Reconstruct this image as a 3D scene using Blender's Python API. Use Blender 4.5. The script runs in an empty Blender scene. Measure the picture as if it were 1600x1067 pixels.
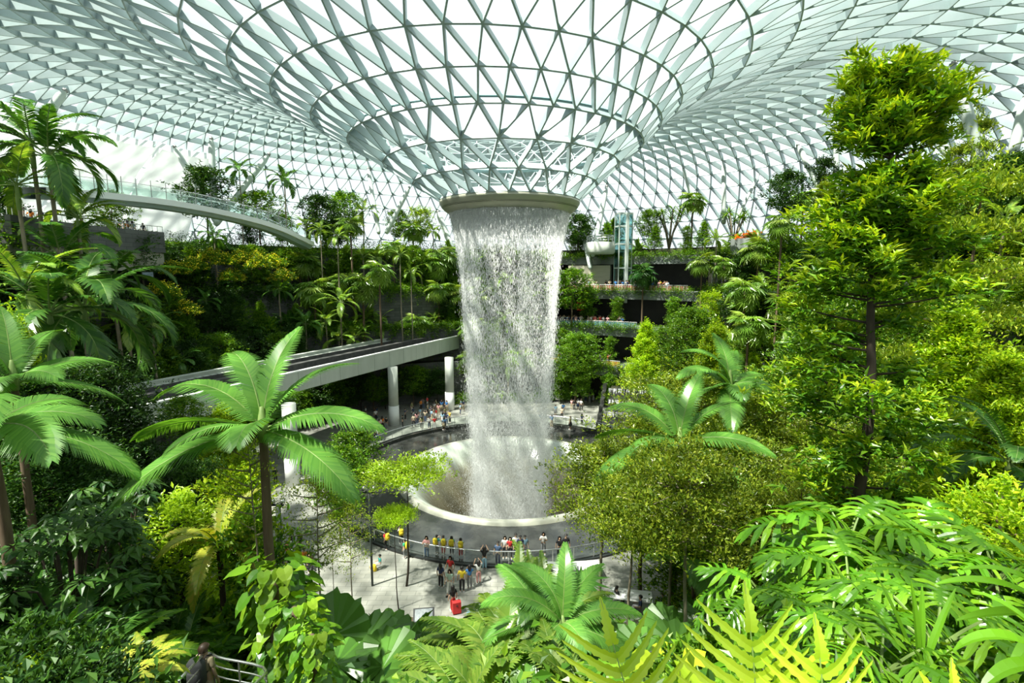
import bpy, math, random
import numpy as np
from mathutils import Vector, Matrix
PI = math.pi
rnd = random.Random(7)
rng = np.random.default_rng(7)
scene = bpy.context.scene
COL = scene.collection

# ------------------------------------------------------------------ view
F_PX, TILT, CAM_Z = 804.0, math.radians(7.41), 19.2
CT, ST = math.cos(TILT), math.sin(TILT)
AX, AY = -0.22, 48.65                      # vertical axis of the waterfall
def P(px, py, d):
    """point seen at pixel (px,py) of the photo, d metres along the view axis"""
    x = (px - 800) / F_PX * d; u = (533.5 - py) / F_PX * d
    return np.array([x, d * CT + u * ST, CAM_Z - d * ST + u * CT])
def PZ(px, py, z):
    """point seen at pixel (px,py) lying at height z"""
    k = (533.5 - py) / F_PX
    d = (z - CAM_Z) / (k * CT - ST)
    return P(px, py, d)
def PIX(p):
    X, Y, Z = p[0], p[1], p[2] - CAM_Z
    d = Y * CT - Z * ST
    return 800 + F_PX * X / d, 533.5 - F_PX * (Y * ST + Z * CT) / d, d
def ax(r, deg, z=0.0):
    a = math.radians(deg)
    return np.array([AX + r * math.cos(a), AY + r * math.sin(a), z])

# ------------------------------------------------------------------ mesh builder
class MB:
    def __init__(s): s.V = []; s.F = []; s.n = 0
    def add(s, v, f, mi=0):
        v = np.asarray(v, float).reshape(-1, 3); f = np.asarray(f, int)
        s.V.append(v); s.F.append((f + s.n, mi)); s.n += len(v)
    def box(s, c, size, R=None, mi=0):
        h = np.array(size, float) / 2
        q = np.array([[x, y, z] for x in (-1, 1) for y in (-1, 1) for z in (-1, 1)]) * h
        if R is not None: q = q @ np.array(R).T
        s.add(q + np.array(c), BOXF, mi)
    def beams(s, a, b, n, w, dep, mi=0):
        a = np.asarray(a, float).reshape(-1, 3); b = np.asarray(b, float).reshape(-1, 3)
        n = np.broadcast_to(np.asarray(n, float), a.shape)
        t = b - a; t /= np.linalg.norm(t, axis=1, keepdims=True) + 1e-9
        sd = np.cross(t, n); sd /= np.linalg.norm(sd, axis=1, keepdims=True) + 1e-9
        up = np.cross(sd, t)
        vs = np.stack([a - sd*w/2, a + sd*w/2, a - sd*w/2 + up*dep, a + sd*w/2 + up*dep,
                       b - sd*w/2, b + sd*w/2, b - sd*w/2 + up*dep, b + sd*w/2 + up*dep], 1)
        f = np.array([[0,1,5,4],[1,3,7,5],[3,2,6,7],[2,0,4,6],[0,2,3,1],[4,5,7,6]])
        k = np.arange(len(a))[:, None, None] * 8
        s.add(vs.reshape(-1, 3), (f[None] + k).reshape(-1, 4), mi)
    def tube(s, pts, rad, sides=6, mi=0, cap=True):
        p = np.asarray(pts, float); n = len(p)
        rad = np.broadcast_to(np.asarray(rad, float), (n,))
        t = np.gradient(p, axis=0); t /= np.linalg.norm(t, axis=1, keepdims=True) + 1e-9
        ref = np.array([0, 0, 1.0]) if abs(t[0][2]) < .9 else np.array([1.0, 0, 0])
        rings = []; u = np.cross(t[0], ref); u /= np.linalg.norm(u)
        ang = np.arange(sides) * 2 * PI / sides
        for i in range(n):
            u = u - t[i] * np.dot(u, t[i]); u /= np.linalg.norm(u) + 1e-9
            v = np.cross(t[i], u)
            rings.append(p[i] + rad[i] * (np.cos(ang)[:, None] * u + np.sin(ang)[:, None] * v))
        i = np.arange(n - 1)[:, None] * sides; j = np.arange(sides)[None]; j2 = (j + 1) % sides
        q = np.stack([i + j, i + j2, i + sides + j2, i + sides + j], -1).reshape(-1, 4)
        s.add(np.concatenate(rings), q, mi)
        if cap:
            s.F.append((np.array([list(range(sides))[::-1]]) + s.n - n*sides, mi))
            s.F.append((np.array([list(range(sides))]) + s.n - sides, mi))
    def lathe(s, prof, a0=0, a1=360, seg=96, c=(AX, AY), mi=0):
        prof = np.asarray(prof, float); full = abs(a1 - a0) >= 359.9
        m = seg if full else seg + 1
        a = np.radians(np.linspace(a0, a1, seg + 1))[:m]
        v = np.stack([c[0] + prof[:, None, 0] * np.cos(a), c[1] + prof[:, None, 0] * np.sin(a),
                      np.repeat(prof[:, 1][:, None], m, 1)], -1)
        i = np.arange(len(prof) - 1)[:, None] * m; j = np.arange(seg)[None]; j2 = (j + 1) % m
        s.add(v.reshape(-1, 3), np.stack([i + j, i + j2, i + m + j2, i + m + j], -1).reshape(-1, 4), mi)
    def mesh(s, name, smooth=False):
        me = bpy.data.meshes.new(name)
        if not s.V: return me
        v = np.concatenate(s.V); me.vertices.add(len(v)); me.vertices.foreach_set('co', v.ravel().astype(np.float32))
        lv = np.concatenate([f.ravel() for f, _ in s.F]); tot = np.concatenate([np.full(len(f), f.shape[1]) for f, _ in s.F])
        mi = np.concatenate([np.full(len(f), m) for f, m in s.F])
        st = np.concatenate([[0], np.cumsum(tot)[:-1]])
        me.loops.add(len(lv)); me.loops.foreach_set('vertex_index', lv.astype(np.int32))
        me.polygons.add(len(tot)); me.polygons.foreach_set('loop_start', st.astype(np.int32))
        me.polygons.foreach_set('material_index', mi.astype(np.int32))
        me.polygons.foreach_set('use_smooth', np.full(len(tot), smooth))
        me.update(calc_edges=True); me.validate()
        return me
    def build(s, name, mat, parent=None, smooth=False, me=None):
        me = me or s.mesh(name, smooth)
        for m in (mat if isinstance(mat, (list, tuple)) else [mat]): me.materials.append(m)
        o = bpy.data.objects.new(name, me); COL.objects.link(o)
        if parent is not None: o.parent = parent
        return o
BOXF = np.array([[0,1,3,2],[4,6,7,5],[0,4,5,1],[2,3,7,6],[0,2,6,4],[1,5,7,3]])

def tag(o, label, cat, group=None):
    o['label'] = label; o['category'] = cat
    if group: o['group'] = group
    return o
def struct(o):
    o['kind'] = 'structure'; return o
def thing(name, label, cat, loc=(0, 0, 0), rz=0.0, group=None, scale=1.0):
    o = bpy.data.objects.new(name, None); COL.objects.link(o); o.empty_display_size = .2
    o.location = loc; o.rotation_euler = (0, 0, rz)
    o.scale = (scale,)*3 if isinstance(scale, (int, float)) else scale
    return tag(o, label, cat, group)
def child(name, me, parent, mats=None):
    o = bpy.data.objects.new(name, me); COL.objects.link(o); o.parent = parent
    if mats:
        for i, m in enumerate(mats): o.material_slots[i].link = 'OBJECT'; o.material_slots[i].material = m
    return o

# ------------------------------------------------------------------ materials
def newmat(name):
    m = bpy.data.materials.new(name); m.use_nodes = True
    nt = m.node_tree; nt.nodes.clear()
    return m, nt, nt.nodes.new('ShaderNodeOutputMaterial')
def N(nt, t, **kw):
    n = nt.nodes.new(t)
    for k, v in kw.items():
        if k.startswith('i_'): n.inputs[k[2:]].default_value = v
        else: setattr(n, k, v)
    return n
def ramp(nt, stops):
    r = nt.nodes.new('ShaderNodeValToRGB'); e = r.color_ramp.elements
    while len(e) < len(stops): e.new(.5)
    for x, (p, c) in zip(e, stops): x.position = p; x.color = (*c, 1)
    return r
def mat(name, c, c2=None, rough=.6, scale=3.0, metal=0.0, detail=4.0, bump=0.0, sz=(1, 1, 1), spec=.5):
    """plain surface whose colour wanders between c and c2 in object space"""
    m, nt, out = newmat(name)
    b = N(nt, 'ShaderNodeBsdfPrincipled', i_Roughness=rough, i_Metallic=metal)
    b.inputs['Specular IOR Level'].default_value = spec
    b.inputs['Base Color'].default_value = (*c, 1)
    if c2 is not None or bump:
        tc = N(nt, 'ShaderNodeTexCoord'); mp = N(nt, 'ShaderNodeMapping'); mp.inputs['Scale'].default_value = sz
        ns = N(nt, 'ShaderNodeTexNoise', i_Scale=scale, i_Detail=detail)
        nt.links.new(tc.outputs['Object'], mp.inputs[0]); nt.links.new(mp.outputs[0], ns.inputs['Vector'])
        if c2 is not None:
            r = ramp(nt, [(.35, c), (.65, c2)]); nt.links.new(ns.outputs['Fac'], r.inputs[0])
            nt.links.new(r.outputs[0], b.inputs['Base Color'])
        if bump:
            bp = N(nt, 'ShaderNodeBump', i_Strength=bump, i_Distance=.1); nt.links.new(ns.outputs['Fac'], bp.inputs['Height'])
            nt.links.new(bp.outputs[0], b.inputs['Normal'])
    nt.links.new(b.outputs[0], out.inputs[0]); return m
def leafmat(name, cols, trans=.38, gloss=.03, rough=.35, vary=.25):
    """leaf blade: diffuse + translucent + a little gloss, tone differs from leaf to leaf and plant to plant"""
    m, nt, out = newmat(name); L = nt.links.new
    g = N(nt, 'ShaderNodeNewGeometry')
    k = len(cols) - 1
    r = ramp(nt, [(i / k, c) for i, c in enumerate(cols)]); L(g.outputs['Random Per Island'], r.inputs[0])
    oi = N(nt, 'ShaderNodeObjectInfo'); mr = N(nt, 'ShaderNodeMapRange'); L(oi.outputs['Random'], mr.inputs[0])
    mr.inputs[3].default_value = 1 - vary; mr.inputs[4].default_value = 1 + vary
    hs = N(nt, 'ShaderNodeHueSaturation'); L(mr.outputs[0], hs.inputs['Value']); L(r.outputs[0], hs.inputs['Color'])
    d = N(nt, 'ShaderNodeBsdfDiffuse'); L(hs.outputs[0], d.inputs[0])
    hy = N(nt, 'ShaderNodeMix', data_type='RGBA', blend_type='MULTIPLY'); hy.inputs[0].default_value = 1
    L(hs.outputs[0], hy.inputs[6]); hy.inputs[7].default_value = (1.5, 1.35, .5, 1)
    t = N(nt, 'ShaderNodeBsdfTranslucent'); L(hy.outputs[2], t.inputs[0])
    mx = N(nt, 'ShaderNodeMixShader'); mx.inputs[0].default_value = trans; L(d.outputs[0], mx.inputs[1]); L(t.outputs[0], mx.inputs[2])
    gl = N(nt, 'ShaderNodeBsdfGlossy', i_Roughness=rough); mx2 = N(nt, 'ShaderNodeMixShader'); mx2.inputs[0].default_value = gloss
    L(mx.outputs[0], mx2.inputs[1]); L(gl.outputs[0], mx2.inputs[2]); L(mx2.outputs[0], out.inputs[0])
    return m
def brickmat(name, c, c2, mortar, scale=1.0, bw=1.2, bh=.35, rough=.8, cyl=False):
    m, nt, out = newmat(name); L = nt.links.new
    tc = N(nt, 'ShaderNodeTexCoord')
    bk = N(nt, 'ShaderNodeTexBrick'); bk.inputs['Scale'].default_value = scale
    bk.inputs['Color1'].default_value = (*c, 1); bk.inputs['Color2'].default_value = (*c2, 1); bk.inputs['Mortar'].default_value = (*mortar, 1)
    bk.inputs['Mortar Size'].default_value = .015; bk.inputs['Brick Width'].default_value = bw; bk.inputs['Row Height'].default_value = bh
    if cyl:    # unroll round the waterfall axis
        sp = N(nt, 'ShaderNodeSeparateXYZ'); L(tc.outputs['Object'], sp.inputs[0])
        sx = N(nt, 'ShaderNodeMath', operation='SUBTRACT'); sx.inputs[1].default_value = AX; L(sp.outputs[0], sx.inputs[0])
        sy = N(nt, 'ShaderNodeMath', operation='SUBTRACT'); sy.inputs[1].default_value = AY; L(sp.outputs[1], sy.inputs[0])
        at = N(nt, 'ShaderNodeMath', operation='ARCTAN2'); L(sy.outputs[0], at.inputs[0]); L(sx.outputs[0], at.inputs[1])
        ml = N(nt, 'ShaderNodeMath', operation='MULTIPLY'); ml.inputs[1].default_value = 36.0; L(at.outputs[0], ml.inputs[0])
        cb = N(nt, 'ShaderNodeCombineXYZ'); L(ml.outputs[0], cb.inputs[0]); L(sp.outputs[2], cb.inputs[1]); L(cb.outputs[0], bk.inputs['Vector'])
    else:
        L(tc.outputs['Object'], bk.inputs['Vector'])
    ns = N(nt, 'ShaderNodeTexNoise', i_Scale=.6, i_Detail=5); L(tc.outputs['Object'], ns.inputs['Vector'])
    mx = N(nt, 'ShaderNodeMix', data_type='RGBA', blend_type='MULTIPLY'); mx.inputs[0].default_value = .5
    r = ramp(nt, [(.3, (.45, .48, .42)), (.7, (1, 1, 1))]); L(ns.outputs['Fac'], r.inputs[0])
    L(bk.outputs['Color'], mx.inputs[6]); L(r.outputs[0], mx.inputs[7])
    b = N(nt, 'ShaderNodeBsdfPrincipled', i_Roughness=rough); L(mx.outputs[2], b.inputs['Base Color']); L(b.outputs[0], out.inputs[0])
    return m
def watermat(name, clear):
    m, nt, out = newmat(name); L = nt.links.new
    d = N(nt, 'ShaderNodeBsdfDiffuse'); d.inputs[0].default_value = (.97, .985, .98, 1)
    t = N(nt, 'ShaderNodeBsdfTranslucent'); t.inputs[0].default_value = (.97, .985, .98, 1)
    x = N(nt, 'ShaderNodeMixShader'); x.inputs[0].default_value = .55; L(d.outputs[0], x.inputs[1]); L(t.outputs[0], x.inputs[2])
    c = N(nt, 'ShaderNodeBsdfTransparent'); y = N(nt, 'ShaderNodeMixShader'); y.inputs[0].default_value = clear
    L(x.outputs[0], y.inputs[1]); L(c.outputs[0], y.inputs[2]); L(y.outputs[0], out.inputs[0]); return m
def glassmat(name, tint=(.97, 1, .99), refl=.06, rough=.02):
    m, nt, out = newmat(name)
    t = N(nt, 'ShaderNodeBsdfTransparent'); t.inputs[0].default_value = (*tint, 1)
    g = N(nt, 'ShaderNodeBsdfGlossy', i_Roughness=rough)
    x = N(nt, 'ShaderNodeMixShader'); x.inputs[0].default_value = refl
    nt.links.new(t.outputs[0], x.inputs[1]); nt.links.new(g.outputs[0], x.inputs[2]); nt.links.new(x.outputs[0], out.inputs[0]); return m
def transmat(name, c, fac=.5, c2=None):
    m, nt, out = newmat(name)
    d = N(nt, 'ShaderNodeBsdfDiffuse'); d.inputs[0].default_value = (*c, 1)
    t = N(nt, 'ShaderNodeBsdfTranslucent'); t.inputs[0].default_value = (*(c2 or c), 1)
    x = N(nt, 'ShaderNodeMixShader'); x.inputs[0].default_value = fac
    nt.links.new(d.outputs[0], x.inputs[1]); nt.links.new(t.outputs[0], x.inputs[2]); nt.links.new(x.outputs[0], out.inputs[0]); return m

M = dict(
    steel=mat('painted_steel', (.32, .41, .41), (.38, .46, .46), rough=.5, scale=.5),
    strut=mat('strut_paint', (.56, .62, .58), (.50, .57, .53), rough=.4, scale=1),
    glass=glassmat('roof_glass'), rail_glass=glassmat('railing_glass', (.90, .97, .945), .06),
    lift_glass=glassmat('lift_glass', (.75, .90, .90), .18),
    ring=mat('oculus_metal', (.42, .42, .33), (.48, .475, .38), rough=.35, scale=.8, metal=.4),
    ledge=mat('ledge_white', (.75, .78, .74), rough=.5),
    blind=transmat('blind_fabric', (.86, .88, .87), .62),
    drop=watermat('water_drops', .5), mist=watermat('water_mist', .35),
    foam=mat('foam', (.86, .90, .88), rough=.4),
    granite=mat('wet_granite', (.030, .032, .030), (.055, .058, .052), rough=.16, scale=1.5, spec=.7),
    concrete=mat('pale_concrete', (.52, .56, .50), (.44, .48, .42), rough=.75, scale=.7, sz=(1, 1, .25)),
    darkconc=mat('track_concrete', (.055, .055, .055), (.09, .09, .085), rough=.8, scale=2),
    rail=mat('rail_steel', (.30, .30, .29), rough=.45, metal=.6),
    chrome=mat('stainless', (.62, .64, .64), rough=.25, metal=.9),
    white=mat('white_paint', (.80, .82, .80), rough=.5),
    beige=mat('beige_render', (.33, .33, .26), (.28, .28, .22), rough=.8, scale=.6),
    stone=brickmat('stone_wall', (.085, .092, .088), (.13, .135, .13), (.035, .037, .035), bw=1.4, bh=.45, cyl=True),
    slab=mat('slab_concrete', (.22, .245, .23), (.12, .135, .125), rough=.85, scale=.5, sz=(1, 1, .12)),
    dark=mat('dark_recess', (.018, .018, .017), (.03, .028, .026), rough=.8, scale=.7),  # near-black colour stands in for the shade inside the openings
    soil=mat('soil', (.022, .026, .012), (.040, .040, .022), rough=.95, scale=1.2),
    bark=mat('bark', (.095, .062, .036), (.15, .105, .065), rough=.9, scale=6, sz=(1, 1, .2)),
    barkdark=mat('dark_bark', (.035, .026, .018), (.06, .045, .03), rough=.9, scale=6, sz=(1, 1, .2)),
    barkpale=mat('pale_bark', (.27, .24, .17), (.17, .14, .09), rough=.9, scale=5, sz=(1, 1, .3)),
    stem=mat('green_stem', (.12, .20, .04), (.18, .26, .07), rough=.6, scale=4),
    black=mat('black_metal', (.02, .022, .022), rough=.4),
    polegreen=mat('dark_green_pole', (.035, .05, .045), rough=.5),
)
# ------------------------------------------------------------------ camera, sun, sky
cam = bpy.data.cameras.new('camera'); camo = bpy.data.objects.new('camera', cam); COL.objects.link(camo)
cam.sensor_width = 36; cam.lens = 36 * F_PX / 1600; cam.clip_start = .05; cam.clip_end = 500
camo.location = (0, 0, CAM_Z); camo.rotation_euler = (PI / 2 - TILT, 0, 0)
scene.camera = camo
sun = bpy.data.lights.new('sun', 'SUN'); suno = bpy.data.objects.new('sun', sun); COL.objects.link(suno)
sun.energy = 14; sun.angle = math.radians(1.8); sun.color = (1, .965, .86)
SUN_DIR = Vector((.38, .26, -.89)).normalized()
suno.rotation_euler = SUN_DIR.to_track_quat('-Z', 'Y').to_euler(); suno.location = (-30, -10, 80)
w = bpy.data.worlds.new('sky'); scene.world = w; w.use_nodes = True
bg = w.node_tree.nodes['Background']; bg.inputs[0].default_value = (.90, .965, 1, 1); bg.inputs[1].default_value = 1.14
vs = scene.view_settings; vs.view_transform = 'Standard'; vs.look = 'None'; vs.exposure = 0.1; vs.gamma = 1; vs.use_curve_mapping = False
cy = scene.cycles
cy.max_bounces = 10; cy.diffuse_bounces = 6; cy.glossy_bounces = 2; cy.transmission_bounces = 3; cy.transparent_max_bounces = 16
cy.caustics_reflective = False; cy.caustics_refractive = False
cy.use_adaptive_sampling = True; cy.adaptive_threshold = .03; cy.use_denoising = True
cy.sample_clamp_indirect = 4

# ------------------------------------------------------------------ roof
RINGS = [(6.42,25.78,-.22,24),(8.4,27.2,-.6,24),(10.6,28.8,-.95,24),(13,30.4,-1.4,48),(15.1,31.9,-2.1,48),(17.3,33.35,-2.8,48),
 (19.8,34.7,-3.1,48),(22.5,35.9,-3.2,48),(25.5,36.9,-3.2,96),(28.7,37.7,-3,96),(32,38.2,-2.7,96),(35.4,38.5,-2.4,96),
 (38.8,38.6,-2,144),(42.2,38.4,-1.6,144),(45.6,37.9,-1.2,144),(49,37,-.8,144),(52.2,35.7,-.4,144),(55.2,33.9,-.2,144),(57.9,31.7,0,144),
 (60.3,29.1,0,144),(62.4,26.1,0,144),(64.2,22.7,0,144),(65.7,19,0,144),(66.8,15,0,144)]
nodes, norms, angs = [], [], []
for k, (r, z, cx, n) in enumerate(RINGS):
    a = (np.arange(n) + (.5 if k % 2 else 0)) * 2 * PI / n
    p0, p1 = RINGS[max(k-1, 0)], RINGS[min(k+1, len(RINGS)-1)]
    dr, dz = p1[0]-p0[0], p1[1]-p0[1]; l = math.hypot(dr, dz)
    nodes.append(np.stack([cx + r*np.cos(a), AY + r*np.sin(a), np.full(n, z)], 1))
    norms.append(np.stack([-dz/l*np.cos(a), -dz/l*np.sin(a), np.full(n, dr/l)], 1)); angs.append(a)
def zipper(a, b):
    """edges and triangles between two rings of evenly spaced nodes"""
    na, nb = len(a), len(b); df = (b - a[0] + PI) % (2*PI) - PI; j0 = int(np.argmin(np.abs(df))); B0 = df[j0]
    i = j = 0; ed, tr = [(0, j0)], []
    while i < na or j < nb:
        A = 2*PI*(i+1)/na; B = B0 + 2*PI*(j+1)/nb; ia, ib = i % na, (j0+j) % nb
        if j >= nb or (i < na and A <= B): tr.append((ia, (i+1) % na, ib, 0)); i += 1
        else: tr.append((ia, (j0+j+1) % nb, ib, 1)); j += 1
        ed.append((i % na, (j0+j) % nb))
    return ed, tr
GD = .58
beam = MB(); glass = MB(); ledge = MB()
for k in range(len(RINGS)):
    n = len(nodes[k]); nx = (np.arange(n)+1) % n; BD = GD if k < 9 else .78
    beam.beams(nodes[k], nodes[k][nx], (norms[k]+norms[k][nx])/2, .12 if k < 10 else .10, BD)
    if k == 3: ledge.beams(nodes[k]+norms[k]*GD, nodes[k][nx]+norms[k][nx]*GD, norms[k], .35, .35)
    if k + 1 < len(RINGS):
        ed, tr = zipper(angs[k], angs[k+1])
        ia = np.array([e[0] for e in ed]); ib = np.array([e[1] for e in ed])
        beam.beams(nodes[k][ia], nodes[k+1][ib], norms[k][ia]+norms[k+1][ib], .12 if k < 10 else .10, BD)
        top0, top1 = nodes[k]+norms[k]*GD, nodes[k+1]+norms[k+1]*GD
        tri = [[n0, n1, len(top0)+n2] if kind == 0 else [n0, len(top0)+n1, len(top0)+n2] for n0, n1, n2, kind in tr]
        glass.add(np.concatenate([top0, top1]), tri)
ceil = struct(beam.build('ceiling', M['steel']))
win = struct(glass.build('window_1', M['glass']))
struct(ledge.build('trim_1', mat('gutter_teal', (.30, .46, .48), rough=.3)))
# ring where the water comes out
oc = thing('oculus_ring', 'grey metal oculus ring at the bottom of the glass funnel, pouring the waterfall', 'ring', (AX, AY, 25.3))
b = MB(); b.lathe([(6.3,25.82),(6.46,25.72),(6.42,25.55),(6.22,25.2)], c=(0, 0)); o = b.build('upper_band', M['ring'], oc, True); o.location.z = -25.3
b = MB(); b.lathe([(6.18,25.18),(5.95,24.95),(5.6,24.72),(5.45,24.68),(5.4,25.3)], c=(0, 0)); o = b.build('lower_band', M['ring'], oc, True); o.location.z = -25.3
b = MB(); b.lathe([(6.2,25.3),(6.12,25.1)], c=(0, 0)); b.build('seam', M['black'], o)
b = MB(); b.lathe([(6.35,25.82),(6.05,26.1),(5.2,26.1),(5.2,25.2)], c=(0, 0)); o = b.build('inner_ledge', M['ledge'], oc, True); o.location.z = -25.3

# white fabric blinds under the outer roof, west side
prof = [(r, z) for r, z, _, _ in RINGS]
def roof_at(r): return float(np.interp(r, [q[0] for q in prof], [q[1] for q in prof]))
ORD = ['first','second','third','fourth','fifth','sixth','seventh','eighth','ninth','tenth','eleventh','twelfth','thirteenth','fourteenth','fifteenth',
 'sixteenth','seventeenth','eighteenth','nineteenth','twentieth','twenty-first','twenty-second','twenty-third','twenty-fourth','twenty-fifth','twenty-sixth','twenty-seventh','twenty-eighth','twenty-ninth','thirtieth']
def ordn(i): return ORD[i] if i < len(ORD) else '%dth' % (i + 1)
for i in range(10):
    a0, a1 = 146 + i*9, 146 + i*9 + 8.7
    b = MB(); rs = np.linspace(50.2, 66, 14); aa = np.radians(np.linspace(a0, a1, 7))
    v = [[-.8*(66-r)/16 + r*math.cos(a), AY + r*math.sin(a), roof_at(r) - .9 - .9*math.sin(PI*min(1, (r-50.2)/15.8))*(.6+.4*math.sin(3*(r-50)/4+i)) - .25*math.sin(PI*j/6)] for r in rs for j, a in enumerate(aa)]
    f = [[p*7+q, p*7+q+1, p*7+q+8, p*7+q+7] for p in range(13) for q in range(6)]
    b.add(v, f); b.add(np.array(v)+np.array([0, 0, .75]), f); o = b.build('sun_blind', M['blind'], None, True)  # upper copy added to blur the roof-grid shadows on the fabric
    tag(o, 'white fabric sun blind stretched under the roof edge, %s blind counted from the far end' % ordn(i), 'blind', 'white sun blinds under the roof edge')

# slanting roof struts (tube with a pin at the top)
def strut(bx, by, d0, tx, ty, d1, label, rad):
    a, c = P(bx, by, d0), P(tx, ty, d1)
    t = thing('roof_strut', label, 'strut', a, group='steel struts holding up the glass roof')
    d = c - a; b = MB(); b.tube([a*0, d*.03, d*.9, d*.975, d], [rad*.7, rad, rad, rad*.55, rad*.5], 14); b.build('tube', M['strut'], t, True)
    b = MB(); b.tube([d*.972, d*1.0], rad*.62, 10); b.tube([d, d*1.012], rad*.25, 8); b.build('pin', M['rail'], t, True)
for s_ in [
 (335,345,70, 330,215,70, 'upright pale steel strut behind the curved footbridge', .42),
 (340,350,70, 272,228,69, 'pale strut leaning away from the waterfall, behind the footbridge', .40),
 (336,352,70, 421,240,74, 'pale strut leaning towards the waterfall, behind the footbridge', .40),
 (18,248,50, 103,140,52, 'thick pale strut rising past the white blinds over the palms', .42),
 (603,365,84, 640,292,84, 'thin strut slanting up beside the fan palms, next to the oculus ring', .36),
 (592,365,84, 575,262,88, 'slim upright strut behind the palms at the end of the footbridge', .33),
 (722,430,86, 684,330,90, 'strut leaning behind the waterfall top, on its shaded side', .5),
 (923,420,84, 905,338,90, 'strut touching down beside the waterfall top on its sunny side', .36),
 (926,400,84, 948,290,88, 'strut with a bright edge beside the glass lift tower', .42),
 (1131,350,83, 1131,252,83, 'upright strut rising from the palms beyond the lift tower', .36),
 (1150,345,83, 1186,272,84, 'thin strut leaning outward beside the upright one beyond the lift', .25),
 (1085,330,83, 1068,262,84, 'short pale strut above the far fan palms', .25),
 (1290,312,66, 1246,226,68, 'strut leaning behind the tall bright-leaved tree', .36),
 (1308,300,66, 1305,200,66, 'upright strut half hidden by the tall bright-leaved tree', .36),
 (1500,258,46, 1447,203,48, 'strut slanting behind the crown of the tall bright-leaved tree', .40),
 (1535,262,44, 1489,98,44, 'thick grey strut rising beside the top of the tall bright tree', .46),
 (1580,250,44, 1604,150,44, 'pale strut at the edge of the roof above the spreading tree', .40)]:
    strut(*s_)

# ------------------------------------------------------------------ plaza, basin, bowl
def tilemat():
    m, nt, out = newmat('plaza_tiles'); L = nt.links.new
    tc = N(nt, 'ShaderNodeTexCoord'); bk = N(nt, 'ShaderNodeTexBrick'); bk.inputs['Scale'].default_value = 1
    bk.inputs['Color1'].default_value = (.32, .32, .288, 1); bk.inputs['Color2'].default_value = (.255, .26, .237, 1); bk.inputs['Mortar'].default_value = (.14, .14, .13, 1)
    bk.inputs['Brick Width'].default_value = .9; bk.inputs['Row Height'].default_value = .45; bk.inputs['Mortar Size'].default_value = .012
    L(tc.outputs['Object'], bk.inputs['Vector'])
    ns = N(nt, 'ShaderNodeTexNoise', i_Scale=.9, i_Detail=6); L(tc.outputs['Object'], ns.inputs['Vector'])
    r = ramp(nt, [(.3, (.75, .76, .72)), (.7, (1.1, 1.1, 1.08))]); L(ns.outputs['Fac'], r.inputs[0])
    mx = N(nt, 'ShaderNodeMix', data_type='RGBA', blend_type='MULTIPLY'); mx.inputs[0].default_value = 1
    L(bk.outputs['Color'], mx.inputs[6]); L(r.outputs[0], mx.inputs[7])
    bb = N(nt, 'ShaderNodeBsdfPrincipled', i_Roughness=.55); L(mx.outputs[2], bb.inputs['Base Color']); L(bb.outputs[0], out.inputs[0]); return m
b = MB(); b.lathe([(16.5, 0), (24, 0), (32, 0), (40, 0)], seg=180); struct(b.build('floor', tilemat()))
b = MB(); b.lathe([(16.62, .0), (16.62, .12), (16.3, .12), (16.3, -.25), (15.9, -.35), (10.95, -.16), (10.9, -14)], seg=180)
struct(b.build('trim_2', M['granite']))
def bowlmat():
    m, nt, out = newmat('bowl_water'); L = nt.links.new
    tc = N(nt, 'ShaderNodeTexCoord'); sp = N(nt, 'ShaderNodeSeparateXYZ'); L(tc.outputs['Object'], sp.inputs[0])
    at = N(nt, 'ShaderNodeMath', operation='ARCTAN2'); L(sp.outputs[1], at.inputs[0]); L(sp.outputs[0], at.inputs[1])
    cb = N(nt, 'ShaderNodeCombineXYZ'); ml = N(nt, 'ShaderNodeMath', operation='MULTIPLY'); ml.inputs[1].default_value = 14; L(at.outputs[0], ml.inputs[0])
    L(ml.outputs[0], cb.inputs[0]); mz = N(nt, 'ShaderNodeMath', operation='MULTIPLY'); mz.inputs[1].default_value = .35; L(sp.outputs[2], mz.inputs[0]); L(mz.outputs[0], cb.inputs[1])
    ns = N(nt, 'ShaderNodeTexNoise', i_Scale=1.3, i_Detail=6); L(cb.outputs[0], ns.inputs['Vector'])
    # water film: sky reflection put in as pale tone at lip, tan reflection below
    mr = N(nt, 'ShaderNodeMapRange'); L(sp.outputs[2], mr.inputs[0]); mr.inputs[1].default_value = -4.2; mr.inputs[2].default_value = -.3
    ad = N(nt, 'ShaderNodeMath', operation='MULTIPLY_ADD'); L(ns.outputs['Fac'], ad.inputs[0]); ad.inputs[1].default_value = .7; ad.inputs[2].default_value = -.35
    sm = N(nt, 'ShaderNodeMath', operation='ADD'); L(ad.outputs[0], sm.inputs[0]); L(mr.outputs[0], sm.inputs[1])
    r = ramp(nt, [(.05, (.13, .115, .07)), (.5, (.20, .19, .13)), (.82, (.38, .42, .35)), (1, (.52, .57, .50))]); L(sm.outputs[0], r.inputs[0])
    bb = N(nt, 'ShaderNodeBsdfPrincipled', i_Roughness=.18); L(r.outputs[0], bb.inputs['Base Color'])
    bp = N(nt, 'ShaderNodeBump', i_Strength=.25, i_Distance=.1); L(ns.outputs['Fac'], bp.inputs['Height']); L(bp.outputs[0], bb.inputs['Normal'])
    L(bb.outputs[0], out.inputs[0]); return m
bw = thing('vortex_bowl', 'round water bowl with a pale lip catching the waterfall in the plaza', 'bowl', (AX, AY, 0))
b = MB(); b.lathe([(10.30, .08), (10.0, -.04), (9.6, -.3), (8.9, -.9), (7.9, -2.0), (6.8, -3.5), (5.6, -5.4), (4.6, -7.5), (3.9, -10), (3.6, -13)], seg=128, c=(0, 0)); b.build('water_film', bowlmat(), bw, True)
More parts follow.
